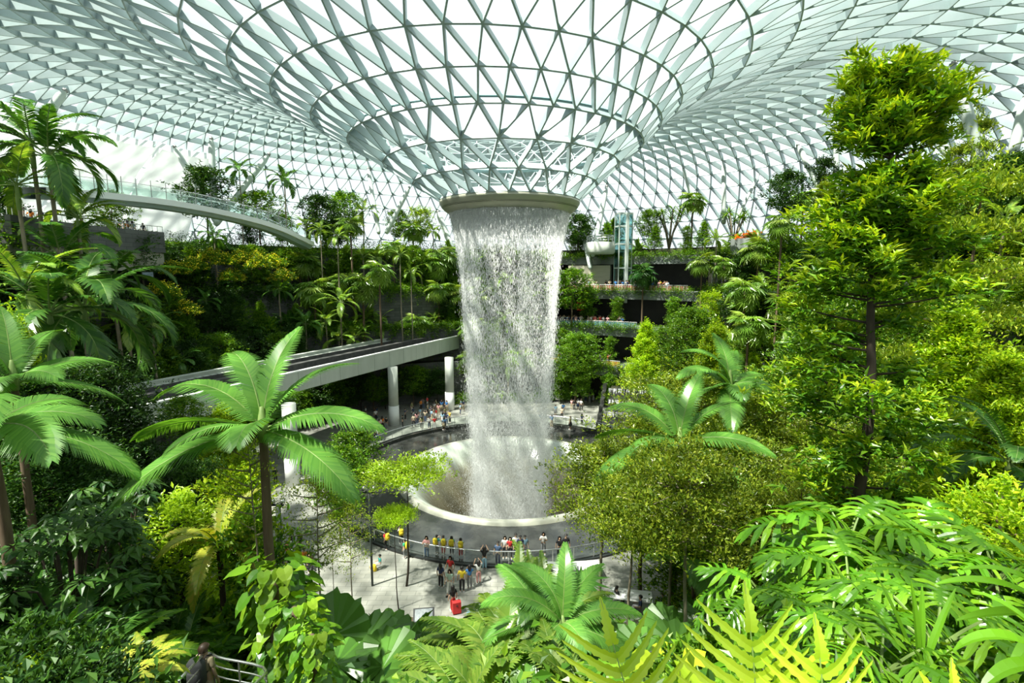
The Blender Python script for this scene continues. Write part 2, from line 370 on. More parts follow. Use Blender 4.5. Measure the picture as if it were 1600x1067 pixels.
b = MB(); b.lathe([(10.28, .08), (10.42, .16), (10.62, .16), (10.78, .04), (10.9, -.2)], seg=128, c=(0, 0)); b.build('lip', mat('lip_stone', (.36, .37, .30), (.44, .45, .38), rough=.3, scale=2), bw, True)

# railing round the basin
rl = thing('basin_railing', 'curved glass railing with a steel handrail round the dark basin', 'railing', (AX, AY, 0))
b = MB(); R_ = 16.85; a = np.radians(np.linspace(0, 360, 181)); b.tube(np.stack([R_*np.cos(a), R_*np.sin(a), 0*a+1.12], 1), .045, 8, cap=False); b.build('handrail', M['chrome'], rl, True)
b = MB(); b.lathe([(R_, .1), (R_, 1.05)], seg=180, c=(0, 0)); b.build('glass_panel', M['rail_glass'], rl)
b = MB(); b.lathe([(R_-.1, 0), (R_-.1, .13), (R_+.12, .13), (R_+.12, 0)], seg=180, c=(0, 0)); b.build('base_rail', M['black'], rl)
b = MB(); b.tube([(0, 0, 0), (0, 0, 1.1)], .03, 6); pm = b.mesh('post'); pm.materials.append(M['chrome'])
for i in range(72):
    o = child('post', pm, rl); t_ = math.radians(i*5); o.location = (R_*math.cos(t_), R_*math.sin(t_), 0)

# ------------------------------------------------------------------ waterfall
ZP = [(24.75,5.42),(23.5,5.12),(20.9,4.72),(18,4.46),(8.75,3.92),(2.35,3.5),(-4.3,3.38),(-9,3.3)][::-1]
def wr(z): return np.interp(z, [q[0] for q in ZP], [q[1] for q in ZP])
def drops(n, zfun, spread, wid, length, streak=True, seed=1):
    g = np.random.default_rng(seed)
    z = zfun(g, n)
    cols = g.random(260)*2*PI; wts = g.random(260)**2.2 + .05; wts /= wts.sum()
    fall = (24.8 - z)
    a = np.where(g.random(n) < .6, cols[g.choice(260, n, p=wts)] + g.normal(size=n)*(.006+.0035*fall), g.random(n)*2*PI) if streak else g.random(n)*2*PI
    r = wr(z) + g.normal(size=n)*(.05 + spread*fall)*np.where(g.random(n) < .12, 2.2, 1) - .012*fall*g.random(n)
    L_ = length*(.5+g.random(n))*(1+.02*fall); w_ = wid*(.6+.8*g.random(n))
    c = np.stack([AX + r*np.cos(a), AY + r*np.sin(a), z], 1)
    th = g.random(n)*2*PI; V = []
    for k in range(3):
        V.append(c + np.stack([w_*np.cos(th+k*2.094), w_*np.sin(th+k*2.094), -L_*.12], 1))
    V.append(c + np.stack([0*z, 0*z, L_*.88], 1)); V.append(c + np.stack([0*z, 0*z, -L_*.35], 1))
    v = np.stack(V, 1).reshape(-1, 3)
    f = np.array([[0,1,3],[1,2,3],[2,0,3],[1,0,4],[2,1,4],[0,2,4]])
    return v, (f[None] + np.arange(n)[:, None, None]*5).reshape(-1, 3)
wf = thing('waterfall', 'tall white indoor waterfall pouring from the roof oculus into the round bowl', 'waterfall', (0, 0, 0))
b = MB(); b.add(*drops(110000, lambda g, n: 24.9 - 33*g.random(n), .011, .0145, .18, True, 1)); b.build('falling_drops', M['drop'], wf, True)['kind'] = 'stuff'
b = MB(); b.add(*drops(42000, lambda g, n: 24.85 - np.abs(g.normal(size=n))*1.3, .012, .026, .30, False, 2)); b.build('upper_sheet', M['drop'], wf, True)['kind'] = 'stuff'
b = MB(); b.add(*drops(105000, lambda g, n: -8 + np.abs(g.normal(size=n))*9, .017, .013, .07, False, 3)); b.build('spray', M['mist'], wf, True)['kind'] = 'stuff'

g = np.random.default_rng(8); n = 26000; z = -5 + np.abs(g.normal(size=n))*5.5; a = g.random(n)*2*PI; r = wr(z) + np.abs(g.normal(size=n))*(2.6 - .12*(z+5))
c = np.stack([AX + r*np.cos(a), AY + r*np.sin(a), z], 1); w_ = .012*(.6+.8*g.random(n)); V = [c+np.stack([w_*x, w_*y, w_*q], 1) for x, y, q in ((1,0,-.6),(-.5,.87,-.6),(-.5,-.87,-.6),(0,0,1.4))]
b = MB(); b.add(np.stack(V, 1).reshape(-1, 3), (np.array([[0,1,3],[1,2,3],[2,0,3],[0,2,1]])[None]+np.arange(n)[:, None, None]*4).reshape(-1, 3)); b.build('mist', M['mist'], wf, True)['kind'] = 'stuff'
# ------------------------------------------------------------------ terrain: terraces round the plaza, a slope under the viewpoint
ZL = [5.5, 11.0, 16.5, 22.0]
def Rk(k, deg):
    """radius of terrace wall k at this bearing (0 = east, 90 = away from the viewer, 180 = west)"""
    west = max(0.0, math.cos(math.radians(deg - 180)))
    return [30, 33.5, 37, 40.5][k] + 3.5 * west ** 2
def sstep(a, b, x):
    t = min(1, max(0, (x - a) / (b - a))); return t * t * (3 - 2 * t)
G0, GD_ = np.array([-27.0, 38.0]), np.array([.43, 1.0]) / math.hypot(.43, 1)       # guideway, near edge line
def gdist(x, y):
    q = np.array([x, y]) - G0; return q[0] * -GD_[1] + q[1] * GD_[0]                # >0 : away from the plaza
def hgt(x, y):
    dx, dy = x - AX, y - AY; r = math.hypot(dx, dy); deg = math.degrees(math.atan2(dy, dx)) % 360
    w = 1 - sstep(52, 82, abs(deg - 270))
    hc = min(17.4, 17.4 * max(0, (r - 24.2) / 22.4) ** 1.6)
    ht = 0.0
    for k in range(4):
        if r >= Rk(k, deg) - .01: ht = ZL[k] + .25 * min(1, (r - Rk(k, deg)) / 3)
    if r > Rk(3, deg) + 4: ht += 1.2
    h = w * hc + (1 - w) * ht
    g = gdist(x, y)
    if -2 < g < 11 and y < 82: h = min(h, 5.8)
    return h
NA = 288
def in_open(deg): return 43 < deg < 79
vv, ff = [], []
degs = [i * 360 / NA for i in range(NA)]
for i, dg in enumerate(degs):
    R1, R2, R3, R4 = [Rk(k, dg) for k in range(4)]
    rs = [22.5, 26, 28, R1-.03, R1+.01, R1+1.7, R2-.03, R2+.01, R2+1.7, R3-.03, R3+.01, R3+1.7, R4-.03, R4+.01, R4+2, R4+3.9, R4+4.1, 48, 51, 55, 60, 68]
    for r in rs:
        p = ax(r, dg); vv.append([p[0], p[1], hgt(p[0], p[1]) - (.06 if r < R1 else 0)])
nr = len(rs)
for i in range(NA):
    j = (i + 1) % NA
    for k in range(nr - 1):
        if in_open(degs[i]) and 2 <= k <= 12: continue
        ff.append([i*nr+k, i*nr+k+1, j*nr+k+1, j*nr+k])
b = MB(); b.add(vv, ff); struct(b.build('ground', M['soil']))
# stone terrace walls
def ringwall(mb, k, a0, a1, z0, z1, off=-.12, step=1.5, mi=0):
    n = max(2, int((a1 - a0) / step)); aa = np.linspace(a0, a1, n + 1)
    v, f = [], []
    for a in aa:
        r = Rk(k, a % 360) + off
        for rr, z in ((r, z0), (r, z1), (r + .45, z1)): v.append(ax(rr, a, z))
    for i in range(n):
        for c in (0, 1): f.append([i*3+c, i*3+3+c, i*3+4+c, i*3+1+c])
    mb.add(v, f, mi)
zs = [0.0] + ZL
for nm, a0, a1 in (('wall_left', 140, 206), ('wall_far', 79, 140), ('wall_right', -24, 43)):
    b = MB()
    for k in range(4):
        ringwall(b, k, a0, a1, zs[k] - .3, zs[k+1] + .5)
    struct(b.build(nm, M['stone']))
# open storeys of the building across the plaza: floor slabs and back walls coloured dark for the recess shade
b = MB()
for k in range(4):
    n = 24; aa = np.linspace(42.5, 79.5, n + 1); v, f = [], []
    for a in aa:
        r = Rk(k, a)
        for rr, z in ((r, ZL[k]-1.15), (r, ZL[k]+.15), (r+8, ZL[k]+.15), (r+8, ZL[k]-1.0)): v.append(ax(rr, a, z))
    for i in range(n):
        for c in range(4): f.append([i*4+c, i*4+4+c, i*4+4+(c+1) % 4, i*4+(c+1) % 4])
    b.add(v, f)
struct(b.build('floor_2', M['slab']))
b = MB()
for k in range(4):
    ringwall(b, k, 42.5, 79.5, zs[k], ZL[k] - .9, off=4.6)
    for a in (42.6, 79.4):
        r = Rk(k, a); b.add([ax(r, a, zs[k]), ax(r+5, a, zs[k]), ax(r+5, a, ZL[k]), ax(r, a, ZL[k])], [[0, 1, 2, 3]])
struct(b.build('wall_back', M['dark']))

# ------------------------------------------------------------------ guideway across the plaza
def gp(t, off, z):           # t metres along the near edge, off metres away from the plaza
    q = G0 + GD_ * t + np.array([-GD_[1], GD_[0]]) * off; return np.array([q[0], q[1], z])
gw = thing('train_guideway', 'pale concrete elevated train guideway with two dark tracks crossing behind the waterfall', 'guideway')
GT0, GT1 = -13.0, 50.0; TURN = Matrix.Rotation(math.atan2(GD_[1], GD_[0]), 3, 'Z')
def gbox(mb, o0, o1, z0, z1, t0=GT0, t1=GT1, mi=0):
    v = [gp(t, o, z) for t in (t0, t1) for o in (o0, o1) for z in (z0, z1)]; mb.add(v, BOXF, mi)
b = MB(); gbox(b, .25, 8.4, 7.75, 8.1); gbox(b, 1.5, 7.2, 7.1, 7.75); b.build('deck', M['concrete'], gw)
b = MB()
for i in range(21): gbox(b, 0, .28, 7.55, 9.5, GT0 + i*3, GT0 + i*3 + 2.96)
b.build('fascia', M['concrete'], gw)
b = MB(); gbox(b, -.06, .38, 9.5, 9.62); b.build('coping', M['white'], gw)
b = MB(); gbox(b, 8.3, 8.6, 7.6, 9.5); gbox(b, 8.2, 8.7, 9.5, 9.62); b.build('far_parapet', M['concrete'], gw)
for o0 in (.9, 4.8):
    b = MB(); gbox(b, o0, o0+2.9, 8.1, 8.55); b.build('track_bed', M['darkconc'], gw)
    for o in (o0+.35, o0+2.3):
        b = MB(); gbox(b, o, o+.22, 8.55, 8.85); b.build('running_rail', M['rail'], gw)
b = MB(); gbox(b, 3.95, 4.7, 8.1, 9.45); b.build('walkway_kerb', M['darkconc'], gw)
b = MB(); gbox(b, 7.72, 8.28, 8.1, 9.2); b.build('cable_trough', M['darkconc'], gw)
b = MB()
for i in range(80): gbox(b, 7.78, 8.22, 9.2, 9.24, GT0 + i*.78, GT0 + i*.78 + .6)
b.build('trough_cover', M['concrete'], gw)
for (px, py), lb in (((616, 664), 'round white-footed column under the guideway beside the basin'), ((458, 756), 'round pale column under the guideway behind the big palm fronds'), ((703, 640), 'dim column under the far end of the guideway next to the waterfall')):
    q = PZ(px, py, 0); t = thing('guideway_column', lb, 'column', q)
    b = MB(); b.tube([(0, 0, 2.6), (0, 0, 7.6)], .62, 20); b.build('shaft', M['concrete'], t, True)
    b = MB(); b.tube([(0, 0, 0), (0, 0, 2.6)], .66, 20); b.build('footing', M['white'], t, True)

# ------------------------------------------------------------------ curved footbridge
fb = thing('footbridge', 'curved white footbridge with glass balustrades over the shaded terrace', 'bridge')
pts = [P(70, 292, 44), P(130, 297, 48), P(190, 303, 52), P(255, 311, 56), P(320, 322, 60), P(390, 338, 64), P(440, 354, 68), P(490, 378, 74)]
def spline(p, n):
    p = np.asarray(p, float); t = np.linspace(0, len(p)-1, n); out = []
    for x in t:
        i = min(int(x), len(p)-2); u = x - i; a, b_, c, d = p[max(i-1, 0)], p[i], p[i+1], p[min(i+2, len(p)-1)]
        out.append(.5*((2*b_) + (c-a)*u + (2*a-5*b_+4*c-d)*u*u + (3*b_-a-3*c+d)*u**3))
    return np.array(out)
ctr = spline(pts, 60); tg = np.gradient(ctr, axis=0); tg[:, 2] = 0; tg /= np.linalg.norm(tg, axis=1, keepdims=True)
sd = np.stack([-tg[:, 1], tg[:, 0], 0*tg[:, 0]], 1)     # away from viewer
def strip(a, b_, c, d):      # closed box section along the bridge
    n = len(a); v = np.stack([a, b_, c, d], 1).reshape(-1, 3); i = np.arange(n-1)[:, None]*4; k = np.arange(4)[None]; k2 = (k+1) % 4
    return v, np.stack([i+k, i+k2, i+4+k2, i+4+k], -1).reshape(-1, 4)
up = np.array([0, 0, 1.0])
b = MB(); b.add(*strip(ctr-.1*sd, ctr+2.6*sd, ctr+2.6*sd-.55*up, ctr-.1*sd-.62*up)); b.build('deck', M['white'], fb)
b = MB(); b.add(*strip(ctr+.3*sd-.55*up, ctr+2.2*sd-.55*up, ctr+1.9*sd-1.0*up, ctr+.6*sd-1.0*up)); b.build('soffit_beam', M['steel'], fb)
for o in (.0, 2.5):
    b = MB(); b.add(*strip(ctr+o*sd+.08*up, ctr+(o+.03)*sd+.08*up, ctr+(o+.03)*sd+1.15*up, ctr+o*sd+1.15*up)); b.build('glass_balustrade', M['rail_glass'], fb)
    b = MB(); b.tube(ctr+o*sd+1.22*up, .04, 6); b.build('handrail', M['chrome'], fb, True)
b = MB(); b.tube([(0, 0, 0), (0, 0, 1.75)], .035, 6); pm = b.mesh('post'); pm.materials.append(M['rail'])
for i in range(2, 60, 3):
    o = child('post', pm, fb); o.location = ctr[i]

# ------------------------------------------------------------------ café terrace on the west side: stone parapet, beige soffit, dark shop front
def arcbox(mb, k, a0, a1, r0, r1, z0, z1, n=10):
    v, f = [], []
    for a in np.linspace(a0, a1, n+1):
        R = Rk(k, a)
        for rr, z in ((R+r0, z0), (R+r0, z1), (R+r1, z1), (R+r1, z0)): v.append(ax(rr, a, z))
    for i in range(n):
        for c in range(4): f.append([i*4+c, i*4+4+c, i*4+4+(c+1) % 4, i*4+(c+1) % 4])
    f += [[0, 1, 2, 3], [n*4, n*4+3, n*4+2, n*4+1]]; mb.add(v, f)
A0, A1 = 166, 191
b = MB(); arcbox(b, 3, A0, A1, -4.2, -3.8, 21.6, 23.85); arcbox(b, 3, A0, A1, -3.8, 4, 21.6, 23.2); struct(b.build('wall_2', M['stone']))
b = MB(); arcbox(b, 3, A0, A1, -3.9, 3, 19.6, 21.6); struct(b.build('trim_3', M['beige']))
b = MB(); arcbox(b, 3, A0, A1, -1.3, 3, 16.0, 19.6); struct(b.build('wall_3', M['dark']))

# ------------------------------------------------------------------ balcony railings across the plaza, each storey its own colour
def railing(k, a0, a1, name, label, cols, off=.25, hgt_=.95, npost=44):
    t = thing(name, label, 'railing', (AX, AY, ZL[k]+.15)); o3 = np.array([AX, AY, 0])
    aa = np.linspace(a0, a1, 40); top = np.array([ax(Rk(k, a)+off, a, hgt_) - o3 for a in aa])
    b = MB(); b.tube(top, .03, 6); b.build('handrail', M['rail'], t)
    for i, m in enumerate(cols):
        b = MB(); n = 150
        for j in range(n):
            if (j*7919 % 13) % len(cols) != i: continue
            a = a0 + (a1-a0)*(j+.1)/n; a2 = a0 + (a1-a0)*(j+.78)/n; r = Rk(k, a)+off
            b.add([ax(r, a, .1)-o3, ax(r, a2, .1)-o3, ax(r, a2, .84)-o3, ax(r, a, .84)-o3], [[0, 1, 2, 3]])
        b.build('panel', m, t)
    b = MB(); b.tube([(0, 0, 0), (0, 0, hgt_)], .035, 5); pm = b.mesh('post'); pm.materials.append(M['chrome'])
    for j in range(npost):
        o = child('post', pm, t); a = a0 + (a1-a0)*j/(npost-1); o.location = ax(Rk(k, a)+off, a, 0) - o3
C = lambda n, c: mat(n, c, rough=.6)
railing(2, 46, 78, 'balcony_railing', 'balcony railing with red and pink panels below the glass lift', [C('panel_red', (.50, .09, .07)), C('panel_pink', (.60, .30, .26)), C('panel_cream', (.62, .55, .45))])
railing(1, 56, 79, 'balcony_railing', 'balcony railing with teal panels in front of the red lanterns', [C('panel_teal', (.10, .34, .36)), C('panel_blue', (.16, .33, .45)), C('panel_grey', (.4, .48, .47))])
railing(0, 58, 79, 'balcony_railing', 'lowest balcony railing, with yellow and orange panels', [C('panel_yellow', (.68, .45, .04)), C('panel_orange', (.62, .26, .03))])

# glass lift tower
q = P(972, 448, 84); q[2] = ZL[2] + .15
lf = thing('lift_tower', 'tall glass lift tower with a pale steel mast on the upper balcony', 'lift', q, rz=.2)
H = 12.2
b = MB()
for x, y in ((-1.1, -.9), (1.1, -.9), (1.1, .9), (-1.1, .9)): b.box((x, y, H/2), (.14, .14, H))
b.build('corner_post', M['strut'], lf)
for i, z in enumerate((.2, 3.6, 7.4, 10.2, H)):
    b = MB()
    for s in (-1, 1): b.box((0, s*.9, z), (2.3, .16, .22)); b.box((s*1.1, 0, z), (.16, 1.9, .22))
    b.build('ring_beam', M['strut'], lf)
b = MB()
for s in (-1, 1): b.box((0, s*.95, H/2), (2.2, .03, H-.2)); b.box((s*1.15, 0, H/2), (.03, 1.8, H-.2))
b.build('glass_panel', M['lift_glass'], lf)
b = MB(); b.box((.15, -1.15, H/2 - 1), (.42, .36, H + 2.0)); b.build('mast', M['strut'], lf)
b = MB(); b.box((-.1, 0, 4.9), (1.6, 1.3, 2.4)); lc = b.build('lift_car', M['lift_glass'], lf)
b = MB(); b.box((-.1, 0, 6.17), (1.7, 1.4, .14)); b.build('car_roof', M['strut'], lc)
# pod balcony next to the lift
q = P(938, 396, 83)
pd = thing('balcony_pod', 'pale rounded balcony pod with a railing beside the glass lift tower', 'balcony', q)
b = MB(); pr = [(.2, -.15), (1.9, -.1), (2.1, .2), (2.1, 1.7), (1.95, 1.75), (1.95, 1.2), (.1, 1.2)]; b.lathe([(x*1.1, z) for x, z in pr], seg=40, c=(0, 0)); b.build('shell', M['concrete'], pd, True)
b = MB(); a = np.radians(np.linspace(0, 360, 41)); b.tube(np.stack([2.2*np.cos(a), 2.2*np.sin(a), 0*a+2.75], 1), .05, 6, cap=False); b.tube(np.stack([2.2*np.cos(a), 2.2*np.sin(a), 0*a+2.3], 1), .03, 6, cap=False); b.build('rail', M['chrome'], pd)
b = MB(); b.tube([(0, 0, 1.7), (0, 0, 2.75)], .03, 5); pm = b.mesh('post'); pm.materials.append(M['chrome'])
for i in range(16): o = child('post', pm, pd); o.location = (2.2*math.cos(i*PI/8), 2.2*math.sin(i*PI/8), 0)
# beige shop box behind the upper balcony
b = MB(); arcbox(b, 2, 66, 76, 3.2, 4.4, ZL[2]+.2, ZL[3]-1.3); struct(b.build('wall_4', mat('shop_wall', (.46, .44, .33), (.40, .38, .29), rough=.7, scale=.4, sz=(1, 1, 6))))
# planter on the far right skyline
b = MB(); arcbox(b, 3, 34, 39, -.5, .3, 22, 24.2); struct(b.build('wall_5', M['slab']))

# stepped water cascade beside the basin
q0 = PZ(985, 676, 0)
cs = thing('stepped_cascade', 'black stone stepped cascade with white water running over its ledges', 'cascade', q0, rz=math.radians(-16))
for i in range(4):
    b = MB(); b.box((0, i*1.7 + .85, .45 + i*.75), (7.0 - i*.35, 1.72, .9 + i*1.5 - i*.75 + .0)); o = b.build('step', M['granite'], cs)
b = MB()
for i in range(4):
    z = .9 + i*1.13
    for j in range(70):
        x = -3.2 + 6.4*rnd.random(); l = .2 + .5*rnd.random()
        b.box((x, i*1.7 - .02, z - l/2 - .05*rnd.random()), (.03 + .05*rnd.random(), .03, l))
b.build('running_water', M['foam'], cs)['kind'] = 'stuff'
for s in (-1,):
    b = MB()
    for i in range(6): b.box((s*3.9, i*1.4 + .2, .55 + i*.55), (.5, 1.5, 1.1 + i*.2))
    b.build('side_plinth', M['granite'], cs)
# ------------------------------------------------------------------ leaf materials
G = lambda *c: list(c)
LM = dict(
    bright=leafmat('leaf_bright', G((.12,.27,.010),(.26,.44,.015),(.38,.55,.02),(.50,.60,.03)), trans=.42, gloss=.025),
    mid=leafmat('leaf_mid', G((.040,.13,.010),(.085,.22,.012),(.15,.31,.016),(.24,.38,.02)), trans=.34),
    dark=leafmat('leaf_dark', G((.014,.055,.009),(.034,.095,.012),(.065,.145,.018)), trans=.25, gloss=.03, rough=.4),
    olive=leafmat('leaf_olive', G((.085,.17,.012),(.16,.26,.018),(.28,.38,.03),(.42,.49,.05)), trans=.36),
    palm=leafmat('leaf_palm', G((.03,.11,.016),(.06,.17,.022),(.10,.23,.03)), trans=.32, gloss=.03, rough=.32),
    sunpalm=leafmat('leaf_sun_palm', G((.10,.22,.025),(.17,.30,.035),(.27,.38,.06)), trans=.40, gloss=.03, rough=.32),  # sunlit look put into the colour: lighter copy of the palm leaf
    bigpalm=leafmat('leaf_big_palm', G((.085,.23,.035),(.115,.28,.042),(.15,.32,.05)), trans=.36, gloss=.03, rough=.32, vary=.1),
    philo=leafmat('leaf_lobed', G((.060,.18,.008),(.10,.265,.012),(.18,.36,.016)), trans=.34, gloss=.03, rough=.25),
    lime=leafmat('leaf_lime', G((.20,.36,.015),(.30,.46,.02),(.36,.50,.03)), trans=.42),
    fern=leafmat('leaf_fern', G((.34,.54,.025),(.42,.60,.03),(.50,.66,.04)), trans=.50, gloss=.03),
    gold=leafmat('leaf_gold', G((.26,.36,.03),(.40,.46,.05),(.46,.42,.06)), trans=.42),
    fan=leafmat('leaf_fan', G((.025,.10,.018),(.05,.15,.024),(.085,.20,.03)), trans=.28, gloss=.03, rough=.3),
    flower=leafmat('yellow_flower', G((.90,.74,.03),(.92,.80,.05)), trans=.08),
    orange=leafmat('orange_flower', G((.75,.16,.02),(.80,.25,.03)), trans=.3),
)
def unit(v): return v / (np.linalg.norm(v, axis=-1, keepdims=True) + 1e-9)
def leaves(mb, p, d, up, L, W, fold=.22, bend=.15, n4=False, mi=0):
    """pointed leaves folded along the midrib"""
    p = np.asarray(p, float); d = unit(np.asarray(d, float)); n = len(p)
    s = unit(np.cross(d, up)); u = np.cross(s, d)
    L = np.broadcast_to(L, (n,))[:, None]; W = np.broadcast_to(W, (n,))[:, None]
    tip = p + d*L - u*L*bend
    l = p + d*L*.45 - s*W/2 + u*W*fold; r = p + d*L*.45 + s*W/2 + u*W*fold
    if n4:
        m = p + d*L*.5 - u*L*bend*.15
        v = np.stack([p, r, tip, l, m], 1); f = np.array([[0,1,4],[4,1,2],[0,4,3],[4,2,3]]); k = 5
    else:
        v = np.stack([p, r, tip, l], 1); f = np.array([[0,1,2],[0,2,3]]); k = 4
    mb.add(v.reshape(-1, 3), (f[None] + np.arange(n)[:, None, None]*k).reshape(-1, 3), mi)
def rosettes(mb, c, g, n, L, W, out=None, upb=.35, spread=.1, mi=0, n4=False, fold=.22, bend=.2):
    """n leaves round every centre in c, pointing outward and upward"""
    c = np.asarray(c, float); m = len(c)
    d = g.normal(size=(m, n, 3)); d[..., 2] = np.abs(d[..., 2])*.6 + upb
    if out is not None: d = d + np.asarray(out)[:, None, :]*1.1
    p = c[:, None, :] + g.normal(size=(m, n, 3))*spread
    up = np.array([0, 0, 1.0]) + g.normal(size=(m*n, 3))*.35
    leaves(mb, p.reshape(-1, 3), d.reshape(-1, 3), up, L*(.65+.7*g.random(m*n)), W*(.7+.6*g.random(m*n)), fold, bend, n4, mi)
def curve(az, el, L, droop, n, pw=1.3, side=0.0):
    s = np.linspace(0, 1, n); a = el - droop*s**pw; b = az + side*s**1.5
    t = np.stack([np.cos(a)*np.cos(b), np.cos(a)*np.sin(b), np.sin(a)], 1)
    p = np.concatenate([[[0, 0, 0]], np.cumsum((t[1:]+t[:-1])/2*L/(n-1), axis=0)])
    h = np.stack([np.sin(b), -np.cos(b), 0*b], 1); return s, p, t, h, np.cross(h, t)
def frond(mb, az, el, L, droop, nl, ll, lw, ang=55, lift=20, g=.35, base=(0, 0, 0), petiole=.15, rach=.03, pw=1.3, side=0, end=.35, jit=.06, gg=rng, m_leaf=0, m_rach=1, roll=0.0):
    """pinnate palm frond: arching rachis with two rows of drooping leaflets"""
    s, p, t, h, u = curve(az, el, L, droop, nl, pw, side); p = p + np.array(base)
    if roll: h, u = h*math.cos(roll)+u*math.sin(roll), u*math.cos(roll)-h*math.sin(roll)
    k = s >= petiole; x = (s[k]-petiole)/(1-petiole); q, tt, hh, uu = p[k], t[k], h[k], u[k]; n = len(q)
    prof = (np.sin(PI*np.clip(.12+.80*x, 0, 1))**.55)*(1-(1-end)*x**3)
    an = np.radians(ang*(1-.45*x**2)); lf = math.radians(lift)
    for sg in (-1, 1):
        l = ll*prof*(1+jit*gg.normal(size=n)); a2 = an*(1+jit*gg.normal(size=n))
        d0 = tt*np.cos(a2)[:, None] + np.sin(a2)[:, None]*(sg*hh*math.cos(lf) + uu*math.sin(lf)); d0 = unit(d0)
        w = unit(tt - d0*np.sum(tt*d0, 1, keepdims=True))*lw/2
        dn = np.array([0, 0, -1.0])
        mid = q + d0*(l*.5)[:, None] + dn*(g*.22*l)[:, None]; tip = q + d0*(l*.93)[:, None] + dn*(g*l)[:, None]
        v = np.stack([q - w*.7, q + w*.7, mid + w, mid - w, tip + w*.25], 1)
        f4 = np.array([[0,1,2,3]]); f3 = np.array([[3,2,4]]); o = np.arange(n)[:, None, None]*5
        b0 = mb.n; mb.add(v.reshape(-1, 3), (f4[None]+o).reshape(-1, 4), m_leaf); mb.F.append(((f3[None]+o).reshape(-1, 3)+b0, m_leaf))
    mb.tube(p[::max(1, nl//10)], np.linspace(rach, rach*.2, len(p[::max(1, nl//10)])), 5, m_rach, cap=False)
def fanleaf(mb, c, d, up, R, n=24, spread=300, join=.45, droop=.25, pleat=.05, gg=rng, m_leaf=0):
    """pleated fan blade: segments joined near the middle, free at the tips"""
    d = unit(np.asarray(d, float)); s = unit(np.cross(d, up)); u = np.cross(s, d); c = np.asarray(c, float)
    a = np.radians(np.linspace(-spread/2, spread/2, n+1)); rim = lambda an, r, z: c + r*(np.cos(an)*d + np.sin(an)*s) + z*u
    V = [c]; F3 = []; F4 = []
    for i in range(n+1): V.append(rim(a[i], R*join, (pleat if i % 2 else -pleat)*R - droop*R*join**2*.5))
    k = len(V)
    for i in range(n):
        am = (a[i]+a[i+1])/2; ln = R*(.85+.15*math.cos(am*.5))*(1+.05*gg.normal())
        V.append(rim(am, ln, -droop*R*(1 if n > 14 else .5)))
        F3.append([0, 1+i, 2+i]); F3.append([1+i, k+i, 2+i])
    mb.add(V, F3, m_leaf)

PR = {}                                   # prototypes: name -> (nominal height, [(part, mesh, materials)])
def proto(name, H, parts):
    out = []
    for nm, mb, mats, smooth in parts:
        me = mb if isinstance(mb, bpy.types.Mesh) else mb.mesh(nm, smooth)
        for m in mats: me.materials.append(m)
        out.append((nm, me))
    PR[name] = (H, out)
def wobble(H, n, amp, g):
    z = np.linspace(0, H, n); a = np.cumsum(g.normal(size=(n, 2))*amp, 0); a -= a[0]
    return np.stack([a[:, 0], a[:, 1], z], 1)
def shape_of(kind, x):
    if kind == 'round': return math.sqrt(max(.06, 1-(1.7*x-.75)**2))
    if kind == 'cone': return 1.02-.85*x
    if kind == 'vase': return .45+.65*x if x < .7 else .9-(x-.7)
    if kind == 'column': return .8+.25*math.sin(9*x)-.5*max(0, x-.75)/.25
    return 1
def tree(name, seed, H, cb, R, kind, nbr, ncl, nleaf, L, W, lm, bark, rise=.35, tiers=0, flat=.35, tr=.09, spread=.12, upb=.35, thin=1.0, n4=False):
    g = np.random.default_rng(seed); tk = MB(); cr = MB()
    sp = wobble(H*.95, 9, H*.006, g); tk.tube(sp, np.linspace(tr, tr*.25, 9), 7)
    cs, os_ = [], []
    for i in range(nbr):
        x = (i+.5)/nbr
        if tiers: x = (math.floor(x*tiers)+.5)/tiers + g.normal()*.012
        z = H*(cb+(1-cb)*.93*x); az = i*2.4+g.normal()*.3; l = R*shape_of(kind, x)*(.75+.4*g.random())
        b0 = np.array([np.interp(z, sp[:, 2], sp[:, 0]), np.interp(z, sp[:, 2], sp[:, 1]), z])
        dr = np.array([math.cos(az), math.sin(az), 0]); rz = rise*(.6+.8*g.random())
        pts = np.stack([b0 + dr*l*t + np.array([0, 0, rz*l*t**1.4*(1-.25*t)]) for t in np.linspace(0, 1, 5)])
        tk.tube(pts, np.linspace(tr*.38, tr*.08, 5), 4, cap=False)
        t = .28+.78*g.random(ncl)**.7; lat = g.normal(size=(ncl, 3))*np.array([1, 1, flat])*(l*.24+.05)
        c = np.stack([np.interp(t, np.linspace(0, 1, 5), pts[:, q]) for q in range(3)], 1) + lat; cs.append(c); os_.append(np.repeat(dr[None], ncl, 0))
    top = sp[-1] + g.normal(size=(ncl, 3))*np.array([.25, .25, .3])*R*.5; cs.append(top); os_.append(np.zeros((ncl, 3)))
    rosettes(cr, np.concatenate(cs), g, nleaf, L, W, np.concatenate(os_)*.5, upb, spread, n4=n4)
    proto(name, H, [('trunk', tk, [bark], True), ('crown', cr, [lm], False)])

